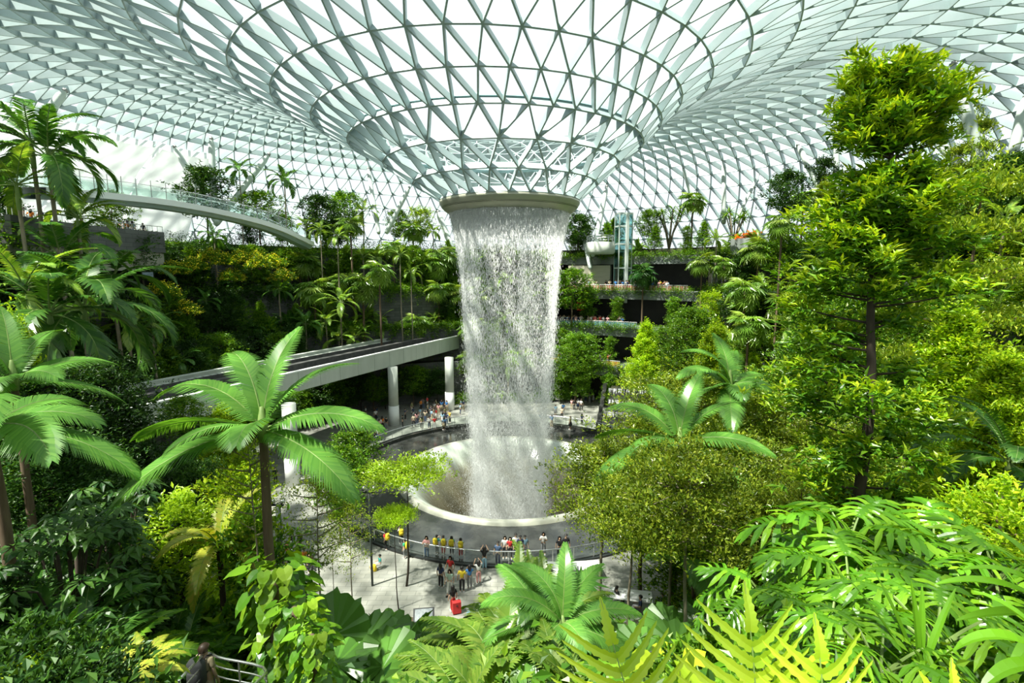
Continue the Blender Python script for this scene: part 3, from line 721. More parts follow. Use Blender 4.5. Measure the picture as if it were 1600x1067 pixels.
# bushy and spreading trees
tree('bushy1', 11, 7, .30, 2.1, 'round', 32, 24, 7, .25, .115, LM['mid'], M['bark'])
tree('bushy2', 12, 7, .22, 1.9, 'cone', 34, 22, 7, .26, .12, LM['mid'], M['barkdark'])
tree('bushy3', 13, 7, .35, 2.2, 'vase', 30, 24, 7, .24, .11, LM['bright'], M['bark'])
tree('darktree1', 14, 7, .30, 2.2, 'round', 32, 26, 7, .26, .13, LM['dark'], M['barkdark'])
tree('darktree2', 15, 7, .18, 1.7, 'column', 34, 22, 7, .26, .13, LM['dark'], M['barkdark'])
tree('fine1', 16, 10, .38, 3.3, 'round', 42, 60, 7, .17, .08, LM['olive'], M['bark'], rise=.10, tiers=5, flat=.09, tr=.13, spread=.11, upb=.5)
tree('fine2', 17, 10, .30, 3.0, 'cone', 46, 80, 7, .15, .075, LM['olive'], M['bark'], rise=.12, tiers=6, flat=.13, tr=.13, spread=.13, upb=.5)
tree('fine3', 18, 10, .55, 3.6, 'round', 34, 100, 7, .15, .075, LM['olive'], M['barkpale'], rise=.1, tiers=3, flat=.12, tr=.12, spread=.13, upb=.5)
tree('fine6', 26, 10, .60, 2.7, 'round', 34, 52, 7, .18, .085, LM['olive'], M['barkpale'], rise=.10, tiers=4, flat=.09, tr=.12, spread=.11, upb=.5)
tree('column1', 19, 6, .06, 1.15, 'column', 40, 18, 7, .22, .10, LM['bright'], M['barkdark'], rise=.5)
tree('column3', 27, 6, .06, 1.15, 'column', 40, 22, 7, .17, .07, LM['lime'], M['barkdark'], rise=.5)
tree('column2', 20, 6, .06, 1.2, 'column', 40, 18, 7, .22, .10, LM['mid'], M['barkdark'], rise=.5)
def shrub(name, seed, H, R, nc, nl, L, W, lm, flowers=None, n4=False):
    g = np.random.default_rng(seed); st = MB(); cr = MB()
    a = g.random(nc)*2*PI; e = np.arccos(1-g.random(nc)); r = (.55+.45*g.random(nc)**.5)
    lump = 1+.25*np.sin(3*a+seed)+.15*np.sin(5*a-seed)
    c = np.stack([R*lump*r*np.sin(e)*np.cos(a), R*lump*r*np.sin(e)*np.sin(a), H*(.12+.8*r*np.cos(e)*(.85+.15*np.sin(4*a)))], 1)
    rosettes(cr, c, g, nl, L, W, unit(c)*.9, .25, .06, n4=n4)
    for i in range(9):
        q = c[i*(nc//9)]; st.tube([(0, 0, 0), q*.5+np.array([0, 0, .1*H]), q], [.035, .025, .01], 4, cap=False)
    parts = [('stem', st, [M['barkdark']], True), ('foliage', cr, [lm], False)]
    if flowers:
        fl = MB(); k = c[g.random(nc) < .22]; rosettes(fl, k+unit(k)*.12, g, 5, .13, .09, None, .8, .10); parts.append(('blossom', fl, [flowers], False))
    proto(name, H, parts)
shrub('shrub1', 31, 2, 1.15, 900, 7, .15, .07, LM['mid'])
shrub('shrub2', 32, 2, 1.25, 900, 7, .15, .075, LM['dark'])
shrub('shrub3', 33, 2, 1.15, 800, 7, .15, .07, LM['bright'])
shrub('shrub4', 34, 2, 1.2, 420, 6, .28, .14, LM['mid'])
shrub('shrubflower', 35, 2, 1.3, 600, 7, .17, .08, LM['mid'], LM['flower'])
# palms
def palm(name, seed, H, nf, L, lm, bark, el=(75, 0), droop=(70, 110), ll=.55, lw=.07, nl=34, tr=.09, g=.35, lift=18, clump=0, shaft=True, spread=None, frondparts=False, ang=55):
    gg = np.random.default_rng(seed); tk = MB(); fr = []
    heads = [(np.zeros(2), H, nf)]
    if clump: heads = [(gg.normal(size=2)*.35, H*(.55+.45*gg.random()), max(5, nf//2)) for _ in range(clump)]
    for off, h, n in heads:
        th = max(.05, h - L*.42)
        if clump: th = h*.35
        sp = wobble(th, 6, .02*th/3, gg) + np.array([off[0], off[1], 0]); 
        tk.tube(sp, np.linspace(tr, tr*.8, 6), 8)
        if shaft: tk.tube(sp[-1] + np.array([[0, 0, 0], [0, 0, L*.10], [0, 0, L*.22]]), [tr*.95, tr*1.05, tr*.45], 8, 1)
        for i in range(n):
            x = (i+.5)/n; e = math.radians(el[0]+(el[1]-el[0])*x+gg.normal()*6); dr = math.radians(droop[0]+(droop[1]-droop[0])*x)*(.85+.3*gg.random())
            m = MB(); frond(m, i*2.4+gg.normal()*.2, e, L*(.85+.3*gg.random()), dr, nl, ll, lw, ang, lift, g, sp[-1]+np.array([0, 0, L*.16 if shaft else 0]), .16, .022*L/2, side=gg.normal()*.15, gg=gg); fr.append(m)
    parts = [('trunk', tk, [bark, M['stem']], True)]
    if frondparts: parts += [('frond', m, [lm, M['stem']], False) for m in fr]
    else:
        m = MB()
        for q in fr:
            for (f, mi) in q.F: m.F.append((f+m.n, mi))
            m.V += q.V; m.n += q.n
        parts.append(('crown', m, [lm, M['stem']], False))
    proto(name, H, parts)
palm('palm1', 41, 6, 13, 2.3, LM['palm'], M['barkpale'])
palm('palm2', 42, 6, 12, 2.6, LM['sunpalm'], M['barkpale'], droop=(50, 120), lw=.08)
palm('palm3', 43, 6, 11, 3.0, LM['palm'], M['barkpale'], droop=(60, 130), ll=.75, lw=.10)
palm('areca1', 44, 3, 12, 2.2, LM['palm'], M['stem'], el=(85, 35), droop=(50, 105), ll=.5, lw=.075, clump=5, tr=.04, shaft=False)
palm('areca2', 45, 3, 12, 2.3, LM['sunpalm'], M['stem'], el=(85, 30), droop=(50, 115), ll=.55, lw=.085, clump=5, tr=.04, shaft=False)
def fanpalm(name, seed, H, nf, R, lm, n=22, spread=290, join=.45, pet=1.0, bark=None, tr=.10, droop=.3, frondparts=False, th=None, el=(80, -40)):
    gg = np.random.default_rng(seed); tk = MB(); fr = []
    t_ = th if th is not None else H-pet*1.1-R*.5; sp = wobble(t_, 6, .012*H/3, gg); tk.tube(sp, np.linspace(tr, tr*.85, 6), 8)
    for i in range(nf):
        x = (i+.5)/nf; e = math.radians(el[0]+(el[1]-el[0])*x+gg.normal()*8); az = i*2.4+gg.normal()*.25
        s, p, t, h, u = curve(az, e, pet*(.8+.4*gg.random()), math.radians(35), 6); p = p + sp[-1]
        m = MB(); m.tube(p, np.linspace(.022, .012, 6), 4, 1, cap=False); fanleaf(m, p[-1], unit(t[-1]-np.array([0, 0, .25])), u[-1], R*(.85+.3*gg.random()), n, spread, join, droop, gg=gg); fr.append(m)
    parts = [('trunk', tk, [bark or M['bark']], True)]
    if frondparts: parts += [('leaf', m, [lm, M['stem']], False) for m in fr]
    else:
        m = MB()
        for q in fr:
            for (f, mi) in q.F: m.F.append((f+m.n, mi))
            m.V += q.V; m.n += q.n
        parts.append(('crown', m, [lm, M['stem']], False))
    proto(name, H, parts)
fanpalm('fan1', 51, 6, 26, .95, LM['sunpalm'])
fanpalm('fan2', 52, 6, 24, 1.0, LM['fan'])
fanpalm('licuala', 53, 2.6, 12, .85, LM['fan'], n=28, spread=352, join=.9, pet=1.25, th=.5, el=(82, 0), droop=.06, bark=M['barkdark'], frondparts=True)
# strap-leaved tree with several heads
def strappy(name, seed, H, heads, nl, L, W, lm, single=False):
    g = np.random.default_rng(seed); tk = MB(); cr = MB()
    for i in range(heads):
        a = i*2*PI/heads+g.normal()*.3; e = np.array([math.cos(a)*H*.17*(not single), math.sin(a)*H*.17*(not single), H*(.62+.25*g.random())])
        tk.tube([(0, 0, 0), (e[0]*.35, e[1]*.35, H*.35), e], [.10, .07, .05], 6)
        for j in range(nl):
            s, p, t, h, u = curve(g.random()*2*PI, math.radians(80-95*g.random()), L*(.7+.5*g.random()), math.radians(60), 5); p = p+e
            w = (np.array([.4, 1, .8, .5, .05])*W/2)[:, None]; v = np.stack([p-h*w, p+h*w], 1).reshape(-1, 3)
            cr.add(v, [[k*2, k*2+1, k*2+3, k*2+2] for k in range(4)])
    proto(name, H, [('trunk', tk, [M['barkpale']], True), ('crown', cr, [lm], False)])
strappy('strap1', 61, 5, 7, 34, 1.2, .09, LM['mid'])
# big paddle / heart leaves on long stalks
def bigleaf(name, seed, H, n, L, W, lm, el=(85, 20)):
    g = np.random.default_rng(seed); st = MB(); cr = MB(); P_, D_, U_ = [], [], []
    for i in range(n):
        x = (i+.5)/n; s, p, t, h, u = curve(i*2.4+g.normal()*.3, math.radians(el[0]+(el[1]-el[0])*x), H*(.45+.35*g.random()), math.radians(40), 6)
        st.tube(p, np.linspace(.03, .015, 6), 4, cap=False); P_.append(p[-1]); D_.append(unit(t[-1]-np.array([0, 0, .35]))); U_.append(u[-1])
    heartleaves(cr, np.array(P_), np.array(D_), np.array(U_), L*(.75+.5*g.random(n)), W/L)
    proto(name, H, [('stem', st, [M['stem']], True), ('foliage', cr, [lm], False)])
def heartleaves(mb, p, d, up, L, asp, mi=0):
    d = unit(d); s = unit(np.cross(d, up)); u = np.cross(s, d); n = len(p); L = np.broadcast_to(L, (n,))
    prof = [(-.14, .28, .05), (.08, .50, .10), (.38, .47, .07), (.70, .25, .0)]
    V = [p, p + d*(L*.33)[:, None], p + d*(L*.68)[:, None] - u*(L*.06)[:, None], p + d*L[:, None] - u*(L*.2)[:, None]]
    for sg in (-1, 1):
        for x, y, z in prof: V.append(p + d*(L*x)[:, None] + s*(sg*y*L*asp)[:, None] + u*((z - .16*y*y)*L)[:, None])
    v = np.stack(V, 1).reshape(-1, 3); k = 12
    f3 = []; 
    for b in (4, 8): f3 += [[0, b, b+1], [0, b+1, 1], [1, b+1, b+2], [1, b+2, 2], [2, b+2, b+3], [2, b+3, 3]]
    mb.add(v, (np.array(f3)[None] + np.arange(n)[:, None, None]*k).reshape(-1, 3), mi)
bigleaf('paddle1', 71, 2.4, 16, .75, .42, LM['mid'])
bigleaf('paddle2', 72, 2.4, 18, .55, .42, LM['bright'])
# umbrella shrub: whorls of long leaflets
def umbrella(name, seed, H, R, nw, L, lm):
    g = np.random.default_rng(seed); st = MB(); cr = MB()
    a = g.random(nw)*2*PI; z = H*(.25+.72*g.random(nw)); r = R*np.sqrt(np.clip(1-((z/H-.45)/.62)**2, .05, 1))*(.55+.45*g.random(nw))
    c = np.stack([r*np.cos(a), r*np.sin(a), z], 1)
    for i in range(0, nw, 4): st.tube([(c[i][0]*.15, c[i][1]*.15, z[i]*.4), c[i]*np.array([.6, .6, .9]), c[i]], [.03, .02, .01], 4, cap=False)
    for _ in range(3): st.tube(wobble(H*.8, 5, .06, g), np.linspace(.06, .03, 5), 6)
    k = 9; th = np.linspace(0, 2*PI, k, endpoint=False)[None]+g.random((nw, 1))*6
    d = np.stack([np.cos(th), np.sin(th), np.full_like(th, -.18)], -1); p = np.repeat(c[:, None], k, 1)
    leaves(cr, (p+d*.05).reshape(-1, 3), d.reshape(-1, 3), np.array([0, 0, 1.0])+g.normal(size=(nw*k, 3))*.15, L*(.8+.4*g.random(nw*k)), L*.36, .12, .25, True)
    proto(name, H, [('stem', st, [M['barkdark']], True), ('foliage', cr, [lm], False)])
umbrella('umbrella1', 73, 4, 1.5, 190, .30, LM['dark'])
def fern(name, seed, H, nf, L, lm, el=(80, 15), nl=26, ll=.28, lw=.07):
    g = np.random.default_rng(seed); cr = MB()
    for i in range(nf):
        x = (i+.5)/nf; frond(cr, i*2.4+g.normal()*.2, math.radians(el[0]+(el[1]-el[0])*x), L*(.85+.3*g.random()), math.radians(95), nl, ll, lw, 72, 8, .18, petiole=.12, rach=.012, gg=g, end=.08)
    proto(name, H, [('foliage', cr, [lm, M['stem']], False)])
fern('fern1', 74, 1.3, 18, 1.3, LM['gold'])
fern('fern2', 75, 1.3, 18, 1.3, LM['mid'])
# tree fern: trunk with an umbrella of fine fronds
palm('treefern', 46, 4, 14, 1.7, LM['gold'], M['barkdark'], el=(60, 10), droop=(60, 90), ll=.36, lw=.055, nl=44, shaft=False, ang=70, g=.2)
# ------------------------------------------------------------------ bigger trees for the near slopes
tree('big1', 81, 12, .30, 3.0, 'round', 60, 56, 7, .22, .105, LM['dark'], M['barkdark'], tr=.16)
tree('big2', 82, 12, .30, 3.0, 'round', 60, 56, 7, .22, .10, LM['mid'], M['bark'], tr=.16)
tree('big3', 83, 12, .25, 2.7, 'cone', 60, 50, 7, .22, .10, LM['bright'], M['bark'], tr=.15)
tree('fine4', 84, 7, .88, 2.0, 'round', 16, 50, 6, .17, .085, LM['lime'], M['barkdark'], rise=.05, tiers=1, flat=.10, tr=.07, spread=.10, upb=.5)
tree('fine5', 85, 9, .62, 1.9, 'round', 20, 18, 5, .14, .065, LM['olive'], M['barkpale'], rise=.3, flat=.3, tr=.09, spread=.12)

# ------------------------------------------------------------------ placing plants
def put(name, loc, s, label, cat, group=None, rz=None, wx=1.0, kind=None):
    H, parts = PR[name]
    t = thing(kind or KINDNAME.get(name, 'shrub'), label, cat, loc, rnd.random()*6.28 if rz is None else rz, group, (s*wx, s*wx, s))
    cnt = {}
    for nm, me in parts: child(nm, me, t)
    return t
KINDNAME = dict(fine6='tiered_tree', big1='dark_tree', big2='leafy_tree', big3='leafy_tree', fine5='slender_tree', bushy1='leafy_tree', bushy2='leafy_tree', bushy3='leafy_tree', darktree1='dark_tree', darktree2='dark_tree', fine1='tiered_tree', fine2='tiered_tree', fine3='slender_tree', fine4='slender_tree',
 column3='columnar_tree', column1='columnar_tree', column2='columnar_tree', shrub1='round_shrub', shrub2='dark_shrub', shrub3='bright_shrub', shrub4='broadleaf_shrub', shrubflower='flowering_shrub', palm1='feather_palm', palm2='feather_palm', palm3='feather_palm',
 areca1='clumping_palm', areca2='clumping_palm', fan1='fan_palm', fan2='fan_palm', licuala='round_leaf_palm', strap1='strap_leaf_tree', paddle1='paddle_leaf_plant', paddle2='heart_leaf_plant', umbrella1='umbrella_shrub',
 fern1='golden_fern', fern2='green_fern', treefern='tree_fern', bigfrond='broad_frond_palm', philo1='lobed_leaf_plant', philo2='lobed_leaf_plant', strapplant='strap_leaf_plant', climber='climbing_plant')
CATNAME = {'leafy_tree':'tree','dark_tree':'tree','tiered_tree':'tree','slender_tree':'tree','columnar_tree':'tree','strap_leaf_tree':'tree','tree_fern':'tree fern','feather_palm':'palm','clumping_palm':'palm','fan_palm':'palm','round_leaf_palm':'palm','broad_frond_palm':'palm',
 'round_shrub':'shrub','dark_shrub':'shrub','bright_shrub':'shrub','broadleaf_shrub':'shrub','flowering_shrub':'shrub','umbrella_shrub':'shrub','paddle_leaf_plant':'plant','heart_leaf_plant':'plant','lobed_leaf_plant':'plant','golden_fern':'fern','green_fern':'fern','strap_leaf_plant':'plant','climbing_plant':'climbing plant'}
BIG = dict(bushy1='big2', bushy2='big2', bushy3='big3', darktree1='big1', darktree2='big1', shrub1='bushy1', shrub2='darktree1', shrub4='bushy1')
def stretch(name, x, y, ztop, z0, s, label, group=None, rz=None, wx=1.0):
    """palm whose crown keeps size s while its trunk reaches down to z0"""
    H, parts = PR[name]; t = thing(KINDNAME[name], label, CATNAME[KINDNAME[name]], (x, y, ztop-H*s), rnd.random()*6.28 if rz is None else rz, group, s)
    for nm, me in parts:
        o = child(nm, me, t)
        if nm == 'trunk':
            tz = max(v[2] for v in o.bound_box); k = (ztop-H*s+tz*s-z0+.05)/(tz*s); k = max(.15, k); o.scale = (1, 1, k); o.location.z = tz*(1-k)
    return t
def place(name, px, pyt, d, label, wx=1.0, base=None, rz=None, group=None):
    p = P(px, pyt, d); q = (p[0], p[1])
    while -1.2 < gdist(*q) < 9.8 and q[1] < 90 and (base is None or base < 9):      # keep clear of the guideway: stand behind it
        d += .4; p = P(px, pyt, d); q = (p[0], p[1])
    z0 = hgt(p[0], p[1]) if base is None else base; h = p[2]-z0
    if name[:4] == 'palm' or name[:3] == 'fan': return stretch(name, p[0], p[1], p[2], z0, wx*(1.15+.25*rnd.random())*(1.15 if name[:3] == 'fan' else 1), label, group, rz)
    if h/PR[name][0] > 1.45 and name in BIG:
        name = BIG[name]
        if h/PR[name][0] > 1.5 and name in BIG: name = BIG[name]
    s = h/PR[name][0]; w_ = wx*min(1, 1.35/s)
    return put(name, (p[0], p[1], z0-.03), max(.15, s), label, CATNAME[KINDNAME[name]], group, rz, w_)
TAKEN = []
# --- skyline and far trees one could point at
for a in [
 ('darktree1', 1232, 268, 62, 'dark round tree on the skyline between the two leaning roof struts', 1, 24.5),
 ('darktree2', 1292, 246, 66, 'small dark tree on the skyline next to the tall bright tree', .7, 24.5),
 ('fan1', 1084, 293, 82, 'tallest fan palm on the skyline, just beyond the lift tower'),
 ('strap1', 1048, 318, 83, 'strap-leaved tree with several stems standing on the skyline near the lift tower', 1.4),
 ('strap1', 1150, 322, 81, 'strap-leaved tree at the foot of the upright strut beyond the lift', 1.3),
 ('bushy1', 1015, 328, 85, 'leafy tree on the skyline directly beside the lift tower'),
 ('darktree1', 905, 335, 86, 'dark tree squeezed between the waterfall top and the strut beside it', 1.2),
 ('bushy2', 960, 340, 90, 'leafy tree behind the pale balcony pod'),
 ('fan1', 1224, 322, 58, 'fan palm with a long bare trunk standing before the sunlit terraces', .8, 3.0),
 ('fan1', 1098, 388, 72, 'fan palm with a slim brown trunk in front of the red-panelled balcony', .9, 5.0),
 ('fan2', 1006, 408, 78, 'round-headed fan palm on a thick trunk in front of the shop behind the lift', .9, 8.0),
 ('fan1', 1166, 425, 62, 'bushy fan palm below the orange flowers on the sunlit terraces', 1.1, 8.0),
 ('fan1', 1172, 478, 58, 'low sunlit fan palm under the bushy one on the lit terraces', 1.1, 6.5),
 ('fine1', 1535, 236, 30, 'wide layered tree spreading at the frame edge behind the tall bright tree', 1.05),
 ('fine2', 1530, 165, 44, 'fine-leaved tree behind the thick grey strut near the roof edge', .8),
 ('darktree1', 1595, 235, 40, 'dark tree under the pale strut at the roof edge'),
 ('darktree1', 318, 262, 69, 'round dark tree among the three struts behind the footbridge', 1.1, 24.0),
 ('palm3', 372, 256, 71, 'small dark palm with raised fronds behind the footbridge railing', .8, 23.5),
 ('palm3', 443, 272, 73, 'star-shaped palm standing alone above the end of the footbridge', .9, 23.5),
 ('bushy1', 402, 298, 73, 'flat-topped tree behind the curve of the footbridge', 1.3, 23.5),
 ('darktree1', 497, 305, 80, 'dark tree on the skyline past the end of the footbridge'),
 ('bushy1', 540, 300, 84, 'leafy tree on the skyline between the footbridge end and the slim strut'),
 ('bushy3', 655, 326, 90, 'bright leafy tree on the skyline right next to the oculus ring'),
 ('bushy1', 620, 328, 90, 'leafy tree on the skyline behind the strut leaning to the oculus ring'),
 ('fan1', 547, 328, 76, 'fan palm at the far end of the footbridge, tallest in its cluster', .9, 13.0),
 ('palm2', 500, 352, 72, 'slender palm with drooping fronds at the footbridge end', .8, 11.0),
 ('palm2', 527, 362, 72, 'second slender palm at the footbridge end, nearer the waterfall', .8, 11.0),
 ('fan1', 592, 400, 72, 'pale fan palm high above the guideway, halfway to the waterfall', .9, 9.0),
 ('fan1', 566, 418, 70, 'big pale-headed fan palm on a bare trunk above the guideway', 1.1, 6.3),
 ('palm2', 625, 392, 74, 'feather palm with a straight pale trunk beside the pale fan palms', .8, 9.0),
 ('palm2', 642, 420, 76, 'feather palm nearest the waterfall, above the guideway', .7, 9.0),
 ('palm2', 532, 462, 66, 'low palm with pale arching fronds just above the guideway', 1.1),
 ('column1', 662, 425, 74, 'yellow-green columnar tree beside the waterfall above the guideway', .9, 7.0),
 # shaded palms and trees on the left
 ('palm3', 40, 190, 40, 'dark palm with long fronds against the white blinds, at the frame edge', 1.5),
 ('palm3', 72, 214, 38, 'dark arching palm in front of the white blinds', 1.5),
 ('palm2', 22, 262, 34, 'palm with bright lower fronds beside the footbridge start', 1.4),
 ('palm2', 118, 318, 40, 'dark palm under the footbridge beside the stone parapet', 1.4),
 ('palm3', 95, 372, 34, 'bright-hearted palm in front of the stone parapet', 1.6),
 ('palm3', 178, 408, 36, 'palm with a sunlit frond before the dark shop front', 1.4),
 ('palm3', 78, 450, 28, 'large palm with silvery drooping fronds over the guideway', 1.6),
 ('palm3', 130, 440, 31, 'shaded palm with long hanging fronds beside the silvery one', 1.6),
 ('palm2', 200, 490, 36, 'small dark palm at the far side of the guideway', 1.3),
 ('palm1', 235, 500, 42, 'low dark palm at the guideway below the yellow flowers', 1.1),
 ('darktree1', 18, 400, 40, 'shaded dark tree at the frame edge below the palms', 1.1),
 ('palm2', 35, 420, 28, 'palm with shaded fronds at the frame edge under the footbridge', 1.2),
 ('bushy3', 10, 480, 22, 'tree with sunlit yellowish leaves at the frame edge above the guideway', .6),
 ('bushy3', 505, 140, 0, None)]:
    if a[4]: place(*a[:5], **(dict(wx=a[5]) if len(a) > 5 else {}), **(dict(base=a[6]) if len(a) > 6 else {}))

# --- terraces, filled bay by bay
ZONES = {
 'shade': (140, 205, 'shaded terraces'),
 'back': (79, 140, 'terraces behind the waterfall'),
 'sun': (-26, 43, 'sunlit terraces'),
 'open': (44, 79, 'balconied storeys')}
LEVEL = ['at the foot of', 'on level one of', 'on level two of', 'on level three of', 'on the rim of']
DESC = {'bushy1':'leafy green tree','bushy2':'cone-shaped leafy tree','bushy3':'bright leafy tree','darktree1':'dark round tree','darktree2':'dark narrow tree','fine1':'layered fine-leaved tree','fine2':'pointed fine-leaved tree','fine3':'thin umbrella tree',
 'column1':'bright columnar tree','column2':'green columnar tree','shrub1':'round green shrub','shrub2':'dark glossy shrub','shrub3':'bright round shrub','shrub4':'broad-leaved shrub','shrubflower':'yellow-flowering shrub','palm1':'dark feather palm','palm2':'lit feather palm','palm3':'long-fronded palm',
 'areca1':'dark clumping palm','areca2':'lit clumping palm','fan1':'lit fan palm','fan2':'dark fan palm','strap1':'strap-leaved tree','paddle1':'paddle-leaved plant','paddle2':'heart-leaved plant','umbrella1':'dark umbrella shrub','fern2':'green fern','fern1':'golden fern','treefern':'golden tree fern'}
SCAT = []
def scat(name, x, y, s, zone, lev, wx=1.0, zoff=0):
    z = hgt(x, y) if not (zone == 'open' and lev == 4) else ZL[3]+.15
    SCAT.append((name, x, y, z+zoff, s, zone, lev, wx))
MIX = {
 'shade': [('bushy1',.16),('darktree1',.16),('darktree2',.12),('palm1',.16),('shrub4',.10),('areca1',.10),('umbrella1',.08),('paddle1',.06),('bushy2',.06)],
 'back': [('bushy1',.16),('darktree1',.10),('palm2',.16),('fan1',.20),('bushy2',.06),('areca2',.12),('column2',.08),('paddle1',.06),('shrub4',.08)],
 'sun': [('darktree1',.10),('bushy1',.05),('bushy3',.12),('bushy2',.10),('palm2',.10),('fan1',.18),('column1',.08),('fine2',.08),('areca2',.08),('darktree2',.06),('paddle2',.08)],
 'open': [('bushy2',.3),('column2',.2),('bushy1',.25),('areca2',.25)]}
HT = dict(bushy1=(4,7.5),bushy2=(4,7),bushy3=(3.5,6.5),darktree1=(4.5,7.5),darktree2=(4.5,7.5),palm1=(4.5,8.5),palm2=(4.5,8.5),fan1=(5,9),fine2=(6,9),column1=(3.5,6),column2=(3.5,6),areca1=(2.5,4),areca2=(2.5,4),shrub4=(1.8,3),umbrella1=(3,4.2),paddle1=(2,3.4),paddle2=(2,3.2))
def pick(mix):
    x = rnd.random(); 
    for n, w_ in mix:
        x -= w_
        if x <= 0: return n
    return mix[0][0]
for zone, cnt in (('shade', (14, 34, 34, 28, 9)), ('back', (14, 44, 44, 36, 16)), ('sun', (18, 24, 24, 24, 12)), ('open', (5, 3, 3, 3, 7))):
    a0, a1, _ = ZONES[zone]
    for lev, n in enumerate(cnt):
        for i in range(n):
            a = a0 + (a1-a0)*(i + .2+.6*rnd.random())/n
            k = lev-1; R = Rk(k, a % 360) + .9 + 1.3*rnd.random() if lev else Rk(0, a % 360) - 1.2 - 1.2*rnd.random()
            if lev == 4: R += 2.5*rnd.random()
            p = ax(R, a); name = pick(MIX[zone])
            if zone == 'open' and 0 < lev < 4: p = ax(Rk(k, a)-.9, a); name = 'column2'
            if -2.5 < gdist(p[0], p[1]) < (11 if lev == 0 else 9.6) and p[1] < 90 and lev < 2: continue
            q = PIX((p[0], p[1], 10))
            if q[2] < 12 or not -120 < q[0] < 1720: continue
            lo, hi = HT[name]; h = lo+(hi-lo)*rnd.random()
            scat(name, p[0], p[1], h/PR[name][0], zone, lev)
# flowering shrubs trailing on the shaded upper wall
for i, (px, py, d) in enumerate([(330,388,62),(350,395,62),(375,392,63),(400,392,64),(425,398,65),(300,402,60),(270,408,58),(255,440,54),(405,400,62),(440,420,64),(290,470,56),(360,420,62)]):
    p = P(px, py, d); z = hgt(p[0], p[1]); SCAT.append(('shrubflower', p[0], p[1], p[2]-1.6, .9, 'shade', 3 if py < 415 else 2, 1.2))
# sort by bearing so that each label can count along the terrace
for i in range(15):
    a = 112+3.6*i+rnd.random(); p = ax(Rk(0, a)-1.3-.6*rnd.random(), a); nm = ['darktree1', 'darktree2', 'bushy1'][i % 3]
    SCAT.append((nm, p[0], p[1], 0, (4.6+1.6*rnd.random())/7, 'under', 0, 1.15))
ZONES['under'] = (0, 0, 'wall behind the guideway')
cnts = {}
for s_ in sorted(SCAT, key=lambda q: PIX(q[1:4])[0]):
    cnts.setdefault((s_[0], s_[5], s_[6]), []).append(s_)
for (name, zone, lev), ls in cnts.items():
    for i, (_, x, y, z, s, _, _, wx) in enumerate(ls):
        lab = '%s %s the %s' % (DESC[name], LEVEL[lev], ZONES[zone][2])
        if len(ls) > 1: lab += ', %s from the left' % ordn(i)
        if name[:4] == 'palm' or name[:3] == 'fan': stretch(name, x, y, z+s*PR[name][0], z-.05, (1.0+.45*rnd.random())*(1.12 if name[:3] == 'fan' else 1), lab, '%ss on the %s' % (DESC[name], ZONES[zone][2])); continue
        put(name, (x, y, z-.05), s, lab, CATNAME[KINDNAME[name]], '%ss on the %s' % (DESC[name], ZONES[zone][2]), None, wx)

# --- plants hung over the slab edges and undergrowth nobody could count
def undergrowth(name, pts, L, W, lm, seed, n=6, up=.4, sp=.25):
    g = np.random.default_rng(seed); m = MB(); rosettes(m, pts, g, n, L, W, None, up, sp); o = m.build(name, lm); o['kind'] = 'stuff'; return o
def zonepts(a0, a1, n, g, r0=-.3, lev=(0, 1, 2, 3, 4), hmax=1.1):
    out = []
    for _ in range(n):
        a = a0+(a1-a0)*g.random(); k = lev[int(g.integers(len(lev)))]
        r = Rk(k-1, a % 360)+.1+3.0*g.random()**1.5 if k else Rk(0, a % 360)-.1-2.8*g.random()
        if k == 4: r += 3*g.random()
        p = ax(r, a)
        if -2 < gdist(p[0], p[1]) < 9 and p[1] < 84 and k < 2: continue
        z = hgt(p[0], p[1]) if k == 0 or not in_open(a % 360) else ZL[k-1]
        if k == 0 and in_open(a % 360): continue
        out.append([p[0], p[1], z + hmax*g.random()**1.4])
    return np.array(out)
def hangpts(a0, a1, n, g, lev=(0, 1, 2, 3), drop=2.2):
    out = []
    for _ in range(n):
        a = a0+(a1-a0)*g.random(); k = lev[int(g.integers(len(lev)))]; lump = .5+.5*math.sin(a*1.7+k*2)+.4*math.sin(a*5.1)
        p = ax(Rk(k, a % 360)-.25-.2*g.random(), a); dz = g.random()**1.5*drop*max(.12, lump)
        if -2 < gdist(p[0], p[1]) < 9.5 and k < 1 and ZL[k]+.5-dz > 5.2: continue
        out.append([p[0], p[1], ZL[k]+.5-dz])
    return np.array(out)
g_ = np.random.default_rng(99)
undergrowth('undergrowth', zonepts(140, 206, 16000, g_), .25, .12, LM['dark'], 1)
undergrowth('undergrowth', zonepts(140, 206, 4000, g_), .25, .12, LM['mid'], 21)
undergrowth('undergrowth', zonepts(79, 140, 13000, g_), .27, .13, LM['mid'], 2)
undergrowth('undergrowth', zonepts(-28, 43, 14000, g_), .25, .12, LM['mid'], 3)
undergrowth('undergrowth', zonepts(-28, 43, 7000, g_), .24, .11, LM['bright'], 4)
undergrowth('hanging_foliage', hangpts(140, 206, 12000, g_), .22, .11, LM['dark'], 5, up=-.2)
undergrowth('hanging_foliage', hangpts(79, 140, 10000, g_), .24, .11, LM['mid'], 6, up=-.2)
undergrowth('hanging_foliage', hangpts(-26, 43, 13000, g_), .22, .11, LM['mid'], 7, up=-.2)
undergrowth('hanging_foliage', hangpts(44, 79, 3600, g_, (0, 1, 2, 3), 1.0), .20, .10, LM['mid'], 8, up=-.2)
